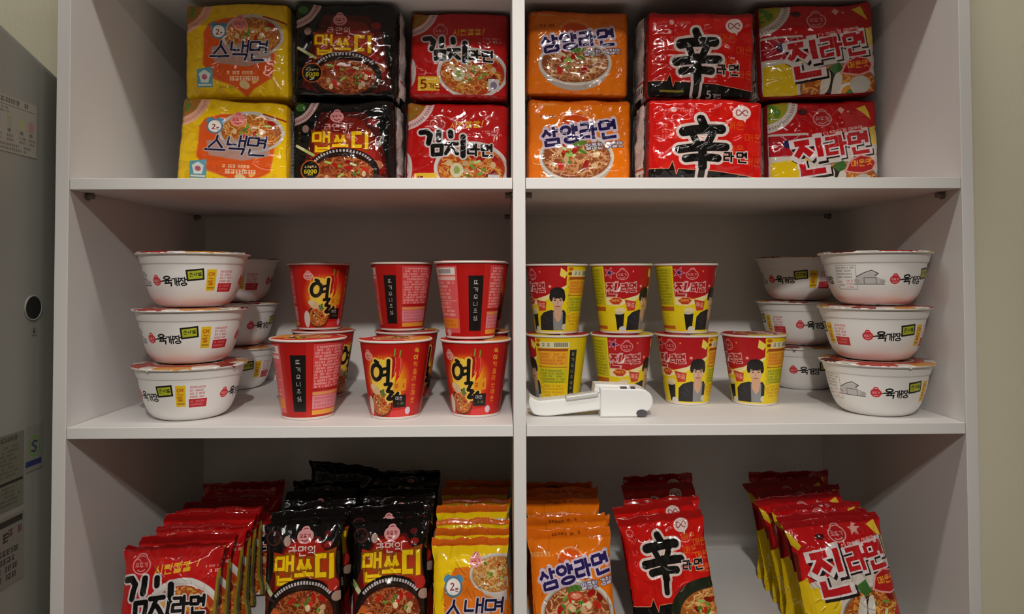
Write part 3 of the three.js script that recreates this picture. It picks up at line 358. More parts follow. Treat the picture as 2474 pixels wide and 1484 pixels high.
const cupLidTex = (red) => { const [c, g] = canvas(384, 384); g.fillStyle = red ? '#c8302a' : '#c02a2a'; g.fillRect(0, 0, 384, 384); g.fillStyle = red ? '#e0923a' : '#ecd02a'; g.beginPath(); g.moveTo(192, 192); g.arc(192, 192, 300, -0.9, 0.8); g.fill(); g.save(); g.translate(42, 42); g.scale(3, 3); bowlArt(g, 50, 58, 36, 30, { seed: red ? 91 : 92, n: 120 }); if (red) hangul(g, '열', 34, 12, 32, { fill: '#15140c', edge: '#f0c040', w: 0.16 }); else hangul(g, '진라면', 12, 18, 24, { fill: '#b8141c', edge: '#fff', w: 0.16 }); g.restore(); return asTexture(c); };

// ------------------------------------------------------------------ film relief
function filmBump(seed, count, fine) {      // smooth film with a few long creases and small crumples
  const n = 512, H = new Float32Array(n * n), r = rng(seed), N = createNoise3D(rng(seed + 1));
  for (let j = 0; j < n; j++) for (let i = 0; i < n; i++) { const u = i / n, v = j / n; H[j * n + i] = 0.15 * N(u * 2.4, v * 2.4, seed) + 0.05 * N(u * 7, v * 5, seed + 2) + fine * N(u * 16, v * 14, seed + 4); }
  for (let k = 0; k < count; k++) {
    let x = r() * n, y = r() * n, a = r() * 6.28, w = 2.5 + 5 * r() * r(), h = (0.16 + 0.3 * r()) * (r() < 0.3 ? -1 : 1); const len = 30 + 130 * r() * r(), bend = (r() - 0.5) * 0.03;
    for (let t = 0; t < len; t++) { x += Math.cos(a); y += Math.sin(a); a += bend; const e = Math.min(1, t / 12, (len - t) / 12), R = Math.ceil(w * 2);
      for (let q = -R; q <= R; q++) { const px = Math.round(x - Math.sin(a) * q), py = Math.round(y + Math.cos(a) * q); if (px < 0 || py < 0 || px >= n || py >= n) continue; const g = h * e * Math.max(0, 1 - Math.abs(q) / (q > 0 ? w : w * 2)), o = py * n + px; if (g > 0) H[o] = Math.max(H[o], H[o] * 0.4 + g + 0.0); else H[o] = Math.min(H[o], H[o] * 0.6 + g); } }
  }
  const B = new Float32Array(n * n), data = new Uint8Array(n * n * 4);
  for (let j = 0; j < n; j++) for (let i = 0; i < n; i++) { let t = 0; for (let q = -1; q <= 1; q++) for (let p = -1; p <= 1; p++) t += H[clamp(j + q, 0, n - 1) * n + clamp(i + p, 0, n - 1)]; B[j * n + i] = t / 9; }
  for (let k = 0; k < n * n; k++) { const c = clamp(128 + 150 * B[k], 0, 255); data[4 * k] = data[4 * k + 1] = data[4 * k + 2] = c; data[4 * k + 3] = 255; }
  const t = new THREE.DataTexture(data, n, n); t.magFilter = THREE.LinearFilter; t.minFilter = THREE.LinearFilter; t.wrapS = t.wrapT = THREE.RepeatWrapping; t.needsUpdate = true; return t;
}
const bumps = [filmBump(11, 70, 0.02), filmBump(23, 90, 0.03), filmBump(37, 60, 0.02), filmBump(51, 110, 0.03)];
const [bumpA, bumpB] = bumps;
function film(map, bump, o = {}) { return new THREE.MeshPhysicalMaterial({ map, color: 0xffffff, roughness: 0.08, ior: 1.52, bumpMap: bump, bumpScale: 0.0042, ...o }); }
function filmPlain(color, bump, o = {}) { return new THREE.MeshPhysicalMaterial({ color, roughness: 0.14, bumpMap: bump, bumpScale: 0.0036, ...o }); }

// ------------------------------------------------------------------ materials of the room and the cabinet
function grainBump(seed) { const n = 256, d = new Uint8Array(n * n * 4), N = createNoise3D(rng(seed)); for (let j = 0; j < n; j++) for (let i = 0; i < n; i++) { const k = clamp(128 + 60 * N(i / 10, j / 10, 0) + 50 * N(i / 3, j / 3, 4), 0, 255), o = (j * n + i) * 4; d[o] = d[o + 1] = d[o + 2] = k; d[o + 3] = 255; } const t = new THREE.DataTexture(d, n, n); t.magFilter = THREE.LinearFilter; t.wrapS = t.wrapT = THREE.RepeatWrapping; t.repeat.set(6, 6); t.needsUpdate = true; return t; }
const grain = grainBump(3);
const M = {
  board: new THREE.MeshPhysicalMaterial({ color: new THREE.Color().setRGB(0.76, 0.735, 0.715), roughness: 0.5, bumpMap: grain, bumpScale: 0.00006 }),
  edge: new THREE.MeshPhysicalMaterial({ color: new THREE.Color().setRGB(0.76, 0.74, 0.725), roughness: 0.6 }),
  wall: new THREE.MeshStandardMaterial({ color: new THREE.Color().setRGB(0.80, 0.76, 0.58), roughness: 0.9, bumpMap: grain, bumpScale: 0.0004 }),
  room: new THREE.MeshStandardMaterial({ color: new THREE.Color().setRGB(0.42, 0.40, 0.35), roughness: 0.9, bumpMap: grain, bumpScale: 0.0004 }),
  ceiling: new THREE.MeshStandardMaterial({ color: new THREE.Color().setRGB(0.6, 0.58, 0.54), roughness: 0.95 }),
  floor: new THREE.MeshStandardMaterial({ color: new THREE.Color().setRGB(0.24, 0.2, 0.17), roughness: 0.5 }),
  pin: new THREE.MeshStandardMaterial({ color: 0x8a837c, roughness: 0.4, metalness: 0.5 }),
  mark: new THREE.MeshStandardMaterial({ color: 0x4c4a50, roughness: 0.5 }),
  insert: new THREE.MeshPhysicalMaterial({ color: 0xc6c4c0, roughness: 0.25 }),
  steel: new THREE.MeshPhysicalMaterial({ color: new THREE.Color().setRGB(0.30, 0.30, 0.27), roughness: 0.45, metalness: 0.25, bumpMap: grain, bumpScale: 0.00005 }),
  dark: new THREE.MeshStandardMaterial({ color: 0x0a0a0a, roughness: 0.7 }),
  chrome: new THREE.MeshStandardMaterial({ color: 0x9a9a96, roughness: 0.35, metalness: 0.8 }),
  foam: new THREE.MeshPhysicalMaterial({ color: 0xffffff, map: bowlTex, roughness: 0.42 }),
  foamPlain: new THREE.MeshPhysicalMaterial({ color: 0xf0edea, roughness: 0.42 }),
  paper: new THREE.MeshStandardMaterial({ color: 0xe3d8d0, roughness: 0.6 }),
  white: new THREE.MeshPhysicalMaterial({ color: 0xe8e8e6, roughness: 0.32 }),
  whiteDull: new THREE.MeshPhysicalMaterial({ color: 0xc9c6c2, roughness: 0.5 }),
  lampBody: new THREE.MeshStandardMaterial({ color: 0xe0e0dc, roughness: 0.5 }),
};

// ------------------------------------------------------------------ the room
const RX = 1.9, ZB = -0.475, ZF = 2.6, T = 0.1;
struct('floor', box(-RX - T, RX + T, -T, 0, ZB - T, ZF + T), M.floor);
struct('ceiling', box(-RX - T, RX + T, CEIL, CEIL + T, ZB - T, ZF + T), M.ceiling);
struct('wall_back', box(-RX - T, RX + T, 0, CEIL, ZB - T, ZB), M.wall);
struct('wall_alcove_left', box(-RX, -0.6575, 0, CEIL, ZB, -0.085), M.wall);           // the shelving stands in an alcove, almost flush with the wall
struct('wall_alcove_right', box(0.6553, RX, 0, CEIL, ZB, -0.03), M.wall);
struct('wall_alcove_top', box(-0.6575, 0.6553, 1.903, CEIL, ZB, -0.03), M.wall);
struct('wall_front', box(-RX - T, RX + T, 0, CEIL, ZF, ZF + T), M.room);
struct('wall_left', box(-RX - T, -RX, 0, CEIL, ZB, ZF), M.room);
struct('wall_right', box(RX, RX + T, 0, CEIL, ZB, ZF), M.room);

function ceilingLight(L, label) {
  const t = thing('ceiling_light', label, 'light'); t.position.set(L.x, CEIL, L.z);
  part('frame', rbox(-L.w / 2 - 0.02, L.w / 2 + 0.02, -0.03, 0, -L.d / 2 - 0.015, L.d / 2 + 0.015, 0.004), M.lampBody, t);
  const glow = new THREE.MeshStandardMaterial({ color: 0xffffff, emissive: LAMP_COLOR, emissiveIntensity: 4, roughness: 0.6 });
  part('diffuser', rbox(-L.w / 2, L.w / 2, -0.036, -0.029, -L.d / 2, L.d / 2, 0.003), glow, t);
  const a = new THREE.RectAreaLight(LAMP_COLOR, L.power, L.w, L.d); a.position.set(0, -0.04, 0); a.rotation.x = -Math.PI / 2; a.castShadow = true; a.name = 'lamp_light'; t.add(a);
}
ceilingLight(NEAR_LAMP, 'slim linear ceiling light just in front of the white shelving');
ceilingLight(FAR_LAMP, 'slim linear ceiling light further into the room');
{
  const t = thing('ceiling_spotlight', 'small white ceiling spotlight aimed at the noodle shelving', 'light'); t.position.set(SPOT.x, SPOT.y, SPOT.z);
  const dir = new THREE.Vector3(...SPOT.aim).sub(t.position).normalize(), q = new THREE.Quaternion().setFromUnitVectors(new THREE.Vector3(0, -1, 0), dir);
  part('bracket', mergeGeometries([new THREE.CylinderGeometry(0.035, 0.035, 0.012, 32).translate(0, CEIL - SPOT.y - 0.006, 0), new THREE.CylinderGeometry(0.008, 0.008, CEIL - SPOT.y, 16).translate(0, (CEIL - SPOT.y) / 2, 0)]), M.lampBody, t);
  const can = part('housing', new THREE.LatheGeometry([[0.0001, 0.05], [0.03, 0.05], [0.034, 0.046], [0.038, -0.05], [0.033, -0.05], [0.031, -0.04]].map(([a, b]) => new THREE.Vector2(a, b)), 40), M.lampBody, t); can.quaternion.copy(q);
  const lens = part('lens', new THREE.CylinderGeometry(0.03, 0.03, 0.006, 40).translate(0, -0.042, 0), new THREE.MeshStandardMaterial({ color: 0xffffff, emissive: LAMP_COLOR, emissiveIntensity: 4 }), can);
  const l = new THREE.SpotLight(LAMP_COLOR, SPOT.candela, 0, SPOT.half * D2R, 1, 2); l.position.copy(dir).multiplyScalar(0.085); l.target.position.copy(dir).multiplyScalar(1.5); l.castShadow = true; l.shadow.radius = 1.5; l.shadow.mapSize.set(2048, 2048); l.name = 'spot_light'; t.add(l, l.target);
}

// ------------------------------------------------------------------ the shelving unit
const TOPS = [1.894, 1.542, 1.1902, 0.8384, 0.4866, 0.135], TH = 0.0162, XL = -0.6376, XR = 0.6371, XD = 0.009, DEPTH = 0.45;
{
  const t = thing('shelving_unit', 'tall white melamine shelving unit with a central divider, stocked with noodles', 'shelf');
  part('side_panel', rbox(-0.6566, XL, 0, 1.9, -0.458, 0), M.edge, t); part('side_panel', rbox(XR, 0.6544, 0, 1.9, -0.458, 0), M.edge, t);
  part('divider', rbox(-XD, XD, 0.05, 1.894 - TH, -DEPTH, 0), M.edge, t); part('plinth', box(XL, XR, 0, 0.118, -0.05, -0.032), M.board, t);
  part('top_board', rbox(XL, XR, 1.894 - TH, 1.894, -DEPTH, 0), M.edge, t);
  for (const y of TOPS.slice(1)) for (const [a, b] of [[XL, -XD], [XD, XR]]) part('shelf_board', rbox(a + 0.0006, b - 0.0006, y - TH, y, -DEPTH + 0.001, -0.0012), M.edge, t);
  for (const [a, b] of [[XL, 0], [0, XR]]) part('back_panel', box(a, b, 0.05, 1.894, -0.458, -DEPTH), M.board, t);
  const pin = new THREE.CylinderGeometry(0.0042, 0.0042, 0.011, 14); pin.rotateZ(Math.PI / 2);
  const cup = new THREE.CylinderGeometry(0.0062, 0.0062, 0.003, 14); cup.rotateZ(Math.PI / 2);
  for (const z of [-0.042, -0.4]) for (const [x, s] of [[XL, 1], [-XD, -1], [XD, 1], [XR, -1]]) { const p = part('shelf_pin', pin, M.pin, t); p.position.set(x + s * 0.0055, TOPS[1] - TH - 0.0048, z); const q = part('collar', cup, M.pin, p); q.position.set(-s * 0.0035, 0, 0); }
}

// ------------------------------------------------------------------ the grey appliance at the left edge
function sticker(wpx, hpx, base, f) { return new THREE.MeshPhysicalMaterial({ map: art(wpx, hpx, base, f), roughness: 0.55 }); }
{
  const t = thing('appliance', 'tall grey metal appliance cabinet with stickers, left of the white shelving', 'appliance');
  const X = -0.682, y0 = 0.02, zB = -0.066, zF = 0.62;
  const s = new THREE.Shape(); s.moveTo(zB, y0); s.lineTo(zF, y0); s.lineTo(zF, EYE + 0.386); s.lineTo(0.26, EYE + 0.386); s.lineTo(zB, EYE + 0.283); s.closePath();
  const g = new THREE.ExtrudeGeometry(s, { depth: 0.5 - 0.024, bevelEnabled: true, bevelSize: 0.012, bevelThickness: 0.012, bevelSegments: 4 });
  g.rotateY(-Math.PI / 2); g.translate(X - 0.012, 0, 0); part('cabinet_body', g, M.steel, t);   // shape x becomes z
  for (const [x, z] of [[X - 0.06, zB + 0.05], [X - 0.06, zF - 0.05], [X - 0.44, zB + 0.05], [X - 0.44, zF - 0.05]]) part('foot', box(x - 0.02, x + 0.02, 0, y0, z - 0.02, z + 0.02), M.dark, t);
  const plate = (name, za, zb, ya, yb, m, label) => { const w = za - zb, h = yb - ya, p = new THREE.BoxGeometry(w, h, 0.0008); p.rotateY(Math.PI / 2); const o = part(name, p, m, t); o.position.set(X + 0.0005, (ya + yb) / 2, (za + zb) / 2); if (label) o.userData.label = label; return o; };
  plate('sticker', 0.095, 0.0035, EYE + 0.169, EYE + 0.2435, sticker(512, 560, '#9a968c', (g, H) => { print(g, 14, 4, 66, 9, '#57534c', 4); g.fillStyle = '#76716a'; g.fillRect(10, 17, 86, 2); lines(g, 12, 22, 30, 2, 7, 4, '#5f5b55', 8); for (const [x, c] of [[12, '#7d8fa4'], [36, '#8b947c'], [62, '#a09c76'], [82, '#a67c70']]) { g.fillStyle = c; g.fillRect(x, 38, 11, 22); oval(g, x + 5, 66, 4, 4, '#6a665f'); print(g, x, 74, 14, 5, '#5f5b55', x); print(g, x, 82, 14, 5, '#5f5b55', x + 1); } lines(g, 8, 92, 86, 2, 8, 5, '#5f5b55', 6); }), 'pale notice with coloured cup pictures');
  plate('rating_sticker', 0.094, 0.0205, EYE - 0.3075, EYE - 0.2075, sticker(384, 640, '#6a6a5c', (g, H) => { print(g, 30, 6, 60, 10, '#34342c', 4); lines(g, 8, 26, 80, 8, 9, 5, '#4a4a40', 5); g.fillStyle = '#191812'; g.fillRect(2, 104, 96, 6); lines(g, 8, 116, 84, 5, 9, 5, '#3d3d34', 7); }), 'grey rating plate');
  plate('spec_sticker', 0.094, 0.0185, EYE - 0.408, EYE - 0.316, sticker(384, 512, '#7a776f', (g, H) => { g.fillStyle = '#26231d'; g.fillRect(4, 6, 92, 12); print(g, 14, 30, 50, 18, '#2c2822', 3); print(g, 60, 26, 32, 14, '#5a3038', 5); lines(g, 6, 62, 88, 4, 16, 11, '#2b2822', 6); }));
  plate('mark_sticker', 0.0165, -0.0165, EYE - 0.268, EYE - 0.204, sticker(384, 745, '#7e7d76', (g, H) => { print(g, 10, 12, 76, 22, '#7c7a70', 5); ring(g, 52, 92, 34, 40, '#5f8a3c', 9); curve(g, [[68, 76], [50, 70], [38, 82], [66, 102], [54, 116], [36, 110]], '#3a4452', 10); g.fillStyle = '#2a2c62'; g.fillRect(2, 150, 96, 24); }), 'green round certification mark over a dark blue bar');
  const rim = new THREE.TorusGeometry(0.0168, 0.0014, 10, 36); rim.rotateY(Math.PI / 2); const r = part('port_ring', rim, M.steel, t); r.position.set(X + 0.0006, EYE - 0.041, 0.0053);
  const hole = new THREE.CylinderGeometry(0.0162, 0.0162, 0.0012, 36); hole.rotateZ(Math.PI / 2); const h = part('port', hole, M.dark, t); h.position.set(X + 0.0008, EYE - 0.041, 0.0053); h.userData.label = 'round black port';
  plate('lock_mark', 0.0085, -0.0025, EYE - 0.079, EYE - 0.067, sticker(128, 128, '#7e7d76', (g) => { g.fillStyle = '#3d3a34'; g.fillRect(30, 45, 40, 34); ring(g, 50, 42, 14, 18, '#3d3a34', 7); }));
}

// ------------------------------------------------------------------ five-pack bundles on the upper shelf
function softBox(w, h, d, seed, o = {}) {
  const { r = 0.009, bulge = 0.008, taper = 0, lobes = 5, rough = 0.0012 } = o;
  const g = new THREE.BoxGeometry(1, 1, 1, 44, 40, 30), p = g.attributes.position, uv = g.attributes.uv, hw = w / 2, hh = h / 2, hd = d / 2;
  const rr = Math.min(r, hd * 0.9), q = new THREE.Vector3(), c = new THREE.Vector3(), n = new THREE.Vector3();
  for (let i = 0; i < p.count; i++) {
    const ux = p.getX(i) * 2, uy = p.getY(i) * 2, uz = p.getZ(i) * 2;
    q.set(ux * hw, uy * hh, uz * hd); c.set(clamp(q.x, -hw + rr, hw - rr), clamp(q.y, -hh + rr, hh - rr), clamp(q.z, -hd + rr, hd - rr));
    n.copy(q).sub(c); if (n.length() < 1e-9) n.set(0, 0, 1); n.normalize(); q.copy(c).addScaledVector(n, rr);
    const face = Math.abs(n.z), flank = Math.max(Math.abs(n.x), Math.abs(n.y));
    let s = bulge * face * (1 - ux ** 4) * (1 - uy ** 4);
    s += (rough * noise(q.x * 22 + seed, q.y * 22, q.z * 14) + rough * 0.5 * noise(q.x * 50, q.y * 50 + seed, q.z * 30)) * (0.35 + 0.65 * face);
    s -= rough * 1.6 * (1 - Math.abs(noise(q.x * 14 + 5 * seed, q.y * 20, q.z * 8))) ** 6 * face;       // creases
    if (flank > 0.3) s += flank * (Math.abs(n.x) > Math.abs(n.y) ? 0.0026 : 0.0008) * (Math.abs(Math.cos(uz * Math.PI / 2 * lobes)) - 0.6) * (1 - face);       // the five packs show as lobes
    const edge = smooth(0.7, 0.9, Math.abs(uy)) * face * (1 - smooth(0.9, 1, Math.abs(uy))); s += edge * 0.0010 * Math.sin(ux * 30 + seed * 3 + 2 * noise(ux * 3, seed, 1));               // puckers by the seams
    q.addScaledVector(n, s);
    const k = 1 - taper * (uy * 0.5 + 0.5); q.x *= k; q.y += (uy > 0 ? 0.0035 : 0.0008) * noise(q.x * 11 + seed, 3, q.z * 6);
    p.setXYZ(i, q.x, q.y + hh, q.z);
  }
  g.computeBoundingBox(); g.translate(0, 0.0004 - g.boundingBox.min.y, 0);
  smoothNormals(g);
  const split = (groups) => { const s = g.clone(), ids = []; for (const k of groups) { const gr = g.groups[k]; for (let i = gr.start; i < gr.start + gr.count; i++) ids.push(g.index.array[i]); } s.setIndex(ids); s.clearGroups(); return s; };
  for (const k of [2, 3, 5]) { const gr = g.groups[k]; for (let i = gr.start; i < gr.start + gr.count; i++) { const a = g.index.array[i]; if (uv.getX(a) > 0.0901) uv.setX(a, 0.09); } }
  return { front: split([4]), body: split([0, 1, 2, 3, 5]) };
}
function bagGeo(w, h, t, seed, o = {}) {
  const { flap = 0, fin = 0.07, skew = 0, fold = 0 } = o, hb = fin, N = 30, R = 44;
  const pv = (v) => smooth(hb * 0.6, 0.24, v) * (1 - smooth(0.76, 1 - hb * 0.6, v)), pu = (u) => Math.pow(Math.max(0, 1 - Math.abs(u) ** 3.2), 0.6);
  const at = (u, v, s) => {
    const U = 2 * u - 1, P = pv(v), edge = 1 - P;
    let z = s * t / 2 * P * pu(U);
    z += s * P * pu(U) * (0.0028 * noise(U * 1.7 + seed * 9, v * 3.2, s * 2) + 0.0014 * noise(U * 4 + seed, v * 7, s * 3 + seed));
    const pl = smooth(0.02, 0.5, edge) * (1 - smooth(0.8, 1.0, edge)); z += pl * 0.0016 * Math.sin(U * 21 + noise(U * 2, seed, 1) * 3 + seed * 5);       // pleats by the seals
    z += 0.003 * noise(U * 1.3, v * 1.5, seed * 2) * edge;
    const x = w / 2 * U * (1 - 0.07 * P - 0.012 * Math.abs(noise(v * 6, seed, U > 0 ? 1 : 2))) + skew * (v - 0.5) * w;
    const tb = smooth(0.84, 1, v); z += flap * tb * tb * 0.02 + tb * 0.003 * Math.sin(U * 3 + seed * 2); const y = h * v - Math.abs(flap) * 0.006 * tb + 0.0022 * noise(U * 2.2, seed * 3, 5) * tb;
    const over = Math.max(0, v - (1 - hb) + 0.006) * h, fa = (fold + 12 * noise(U * 1.1, seed * 4, 3)) * D2R * smooth(0, 0.004, over);       // the seal folds over backwards
    return [x, y - over * (1 - Math.cos(fa)), z - over * Math.sin(fa), clamp(u, 0.002, 0.998), v];
  };
  const v0 = hb, v1 = 1 - hb;
  const front = gridGeo(N, R, (u, v) => at(u, v0 + (v1 - v0) * v, 1));
  const back = gridGeo(N, R, (u, v) => { const r = at(1 - u, v0 + (v1 - v0) * v, -1); return r; });
  const seal = (lo, hi) => { const n = 14, zig = (u, k) => (k ? 0.0014 * (Math.round(u * 40) % 2) : 0);
    const f = (s) => gridGeo(40, n, (u, v) => { const uu = s > 0 ? u : 1 - u, r = at(uu, lo + (hi - lo) * v, s), out = lo < 0.5 ? 1 - v : v; r[2] += s * 0.0005 + 0.0004 * Math.sin(v * 40) * (out > 0.1 ? 1 : 0); if (out > 0.99) r[1] += (lo < 0.5 ? -1 : 1) * zig(u, 1) * 0.6; return r; });
    return mergeGeometries([f(1), f(-1)]); };
  return { front, back, top: seal(v1, 1), bottom: seal(0, v0) };
}

const flapTex = art(256, 512, '#d9d4d2', (g, H) => { lines(g, 12, 8, 76, 26, 5.6, 2.6, '#a29b9d', 7); g.fillStyle = '#b04048'; g.fillRect(12, 158, 60, 5); g.fillStyle = '#efecea'; g.fillRect(12, 168, 76, 24); const r = rng(9); for (let i = 0; i < 30; i++) { g.fillStyle = '#45403f'; g.fillRect(18 + i * 2.2, 171, 0.6 + r(), 16); } });
const KIND = {};   // materials per flavour
const SIZE = { yellow: [0.182, 0.158], black: [0.176, 0.168], kimchi: [0.182, 0.172], orange: [0.182, 0.166], shin: [0.19, 0.154], jin: [0.196, 0.166] };
const BAG = { yellow: [0.118, 0.170], black: [0.119, 0.203], kimchi: [0.149, 0.170], orange: [0.129, 0.180], shin: [0.131, 0.196], jin: [0.148, 0.192] };
for (const k of Object.keys(DRAW)) {
  const [w, h] = SIZE[k], [bw, bh] = BAG[k], d = DRAW[k];
  KIND[k] = {
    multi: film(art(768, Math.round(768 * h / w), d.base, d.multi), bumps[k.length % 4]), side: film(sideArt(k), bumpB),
    bag: film(art(640, Math.round(640 * bh / bw), d.base, d.bag), bumps[k.length % 4], { bumpScale: 0.006 }), back: filmPlain(d.back, bumpA),
  };
  KIND[k].flap = new THREE.MeshPhysicalMaterial({ map: flapTex, roughness: 0.3, bumpMap: bumpB, bumpScale: 0.002, side: THREE.DoubleSide });
  KIND[k].multi2 = KIND[k].multi.clone(); KIND[k].multi2.bumpMap = bumps[(k.length + 1) % 4];
}
const bundleInfo = {
  yellow: 'yellow five-pack of noodles with navy lettering', black: 'black five-pack of noodles with yellow block lettering', kimchi: 'red five-pack of noodles with black lettering over a white bowl',
  orange: 'orange five-pack of noodles with navy lettering', shin: 'red five-pack of noodles with one large black brush character', jin: 'red and white five-pack of noodles with red slanted lettering',
};
// [kind, tier, x, base y, front z, roll, turn, scale x, scale y]
const S1 = TOPS[1];
const bundles = [
  ['yellow', 'lower', -0.479, S1, -0.165, -2.2, 3, 1.01, 0.955], ['yellow', 'upper', -0.4765, 0, -0.185, 0.6, 2, 0.965, 1.04],
  ['black', 'lower', -0.2975, S1, -0.195, 0.3, 1, 0.985, 0.955], ['black', 'upper', -0.2965, 0, -0.195, -0.7, 1.5, 1.0, 0.965],
  ['kimchi', 'lower', -0.106, S1, -0.24, -0.6, 0.5, 1.01, 0.975], ['kimchi', 'upper', -0.1035, 0, -0.238, -1.2, 1, 0.965, 0.908],
  ['orange', 'lower', 0.1075, S1, -0.195, -0.8, 0, 0.985, 0.98], ['orange', 'upper', 0.1055, 0, -0.198, -1.4, 0, 0.965, 0.9],
  ['shin', 'lower', 0.307, S1, -0.13, -1.2, -1, 1.0, 0.935], ['shin', 'upper', 0.3085, 0, -0.158, -1.5, -1, 0.95, 0.965],
  ['jin', 'lower', 0.5345, S1, -0.195, 1.2, -2, 0.985, 0.95], ['jin', 'upper', 0.5255, 0, -0.188, 2.4, -2, 1.02, 0.965],
];
const bounds = (t) => { t.updateMatrixWorld(true); return new THREE.Box3().setFromObject(t, true); };
let below = 0;
bundles.forEach(([k, tier, x, y, z, roll, turn, sx, sy], i) => {
  const [w, h] = SIZE[k], D = 0.15;
  const t = thing('noodle_bundle', `${bundleInfo[k]}, ${tier} of its two`, 'noodles', 'noodle five-packs stacked on the top shelf');
  const g = softBox(w, h, D, i * 1.7 + 1, { bulge: 0.006 + 0.002 * (i % 3), taper: tier === 'lower' && k === 'yellow' ? 0.06 : 0.01 });
  const p = g.front.attributes.position, uv = new Float32Array(p.count * 2);
  for (let j = 0; j < p.count; j++) { uv[2 * j] = clamp(p.getX(j) / w + 0.5, 0.003, 0.997); uv[2 * j + 1] = clamp(p.getY(j) / h, 0.003, 0.997); }
  g.front.setAttribute('uv', new THREE.BufferAttribute(uv, 2));
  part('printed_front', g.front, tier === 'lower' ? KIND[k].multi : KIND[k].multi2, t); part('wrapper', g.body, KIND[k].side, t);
  const side = { black: 1, shin: -1, jin: -1 }[k];
  if (side) {                                                      // white nutrition panel of the outer film, standing off the flank
    const fg = gridGeo(12, 26, (u, v) => { const d = side > 0 ? u : 1 - u, out = 0.0035 + 0.0075 * Math.sin(Math.PI * Math.min(1, d * 1.3)) * (0.55 + 0.45 * noise(v * 3.2, d * 1.5, i * 3.1)) + 0.0015 * noise(v * 9, d * 4, i); return [side * (w / 2 + out), h * (0.04 + 0.92 * v), D / 2 - 0.012 - 0.1 * d, 0.1 + 0.3 * u, v]; });
    part('side_panel', fg, KIND[k].flap, t);
  }
  t.position.set(x, y || below, z - D / 2 - 0.004); t.rotation.set(0, turn * D2R, roll * D2R); t.scale.set(sx, sy, 1);
  let b = bounds(t); t.position.y += (y ? S1 + 0.0005 : below + 0.0004) - b.min.y; t.position.x += Math.min(0, XR - 0.001 - b.max.x); b = bounds(t); below = b.max.y;
});

// ------------------------------------------------------------------ single bags filed in rows on the lowest shelf in view
const S3 = TOPS[3];
const bagInfo = { yellow: 'yellow noodle bag with orange seal', black: 'black noodle bag with yellow lettering', kimchi: 'red noodle bag with bold black lettering', orange: 'orange noodle bag with navy lettering', shin: 'red noodle bag with one large brush character', jin: 'red noodle bag with yellow flanks' };
const ORD = ['frontmost', 'second from the front', 'third from the front', 'fourth from the front', 'fifth from the front', 'sixth from the front', 'seventh from the front', 'eighth from the front'];
const bagProto = {};
function bag(k, v, label, group) {
  const key = k + v;
  if (!bagProto[key]) {
    const [w, h] = BAG[k], g = bagGeo(w, h, 0.027, v * 3.3 + k.length, { flap: [-0.1, 0.4, -0.5, 0.3][v], skew: [0, 0.03, -0.03, 0.02][v], fold: [{ black: 72, kimchi: 70, yellow: 40, orange: 25, shin: 30, jin: 40 }[k], 48, 28, 4][v] });
    const t = thing('noodle_bag', label, 'noodles', group);
    part('printed_front', g.front, KIND[k].bag, t); part('back', g.back, KIND[k].back, t); part('top_seal', g.top, KIND[k].bag, t); part('bottom_seal', g.bottom, KIND[k].bag, t);
    bagProto[key] = t; return t;
  }
  return copyOf(bagProto[key], 'noodle_bag', label, group);
}
function row(k, where, list) {
  list.forEach(([x, z, lean, roll, turn, s = 1], i) => {
    const ord = i === list.length - 1 ? 'rearmost' : ORD[i];
    const label = `${bagInfo[k]}, ${ord}${where ? ' ' + where : ''}`, v = i === 0 ? 0 : i === list.length - 1 ? 3 : 1 + (i % 2);
    const b = bag(k, v, label, `${k === 'black' ? 'black' : bagInfo[k].split(' ')[0]} noodle bags filed ${where || 'in a row'}`);
    const w = BAG[k][0] * s; b.position.set(x, S3 + 0.002 + Math.abs(Math.sin(roll * D2R)) * w / 2 + 0.005 * Math.sin(lean * D2R), z); b.rotation.set(-lean * D2R, turn * D2R, roll * D2R, 'YXZ'); b.scale.set(Math.min(s, 1.03), s, s);
    const q = bounds(b); b.position.y += S3 + 0.0004 - q.min.y; if (x < 0) b.position.x -= Math.max(0, q.max.x + XD + 0.001); else b.position.x += Math.max(0, XD + 0.001 - q.min.x); b.position.x -= Math.max(0, q.max.x - XR + 0.001);
  });
}
const lerp = (a, b, t) => a + (b - a) * t;
const jit = rng(5);
const file = (n, x0, x1, z0, z1, lean0, lean1, roll0, roll1, turn) => Array.from({ length: n }, (_, i) => { const t = i / (n - 1), j = i ? 1 : 0; return [lerp(x0, x1, t) + j * (jit() - 0.5) * 0.012, lerp(z0, z1, t), lerp(lean0, lean1, t) + j * (jit() - 0.5) * 2, lerp(roll0, roll1, t) + j * (jit() - 0.5) * 4, turn + j * (jit() - 0.5) * 3.4, 1 + j * (jit() - 0.6) * 0.06]; });
row('kimchi', 'beside the panel', file(8, -0.514, -0.512, -0.038, -0.33, 15, 9, 1, 0, 4));
row('black', 'beside the red bags', file(5, -0.318, -0.345, -0.045, -0.25, 9, 10, 1.5, 0, 3));
row('black', 'beside the yellow bags', file(6, -0.190, -0.206, -0.04, -0.3, 18, 9, 2, 0, 2));
row('yellow', '', file(7, -0.073, -0.074, -0.04, -0.3, 14, 9, 0.5, 0, 0).map((e, i) => [...e.slice(0, 5), e[5] * (1 + i * 0.018)]));
row('orange', '', file(6, 0.083, 0.085, -0.04, -0.3, 13, 10, 3, 0, -2));
row('shin', '', file(5, 0.238, 0.27, -0.04, -0.28, 13, 9, 7, 3, -3));
row('jin', '', file(7, 0.5, 0.52, -0.035, -0.3, 15, 9, 7, 4, -4));
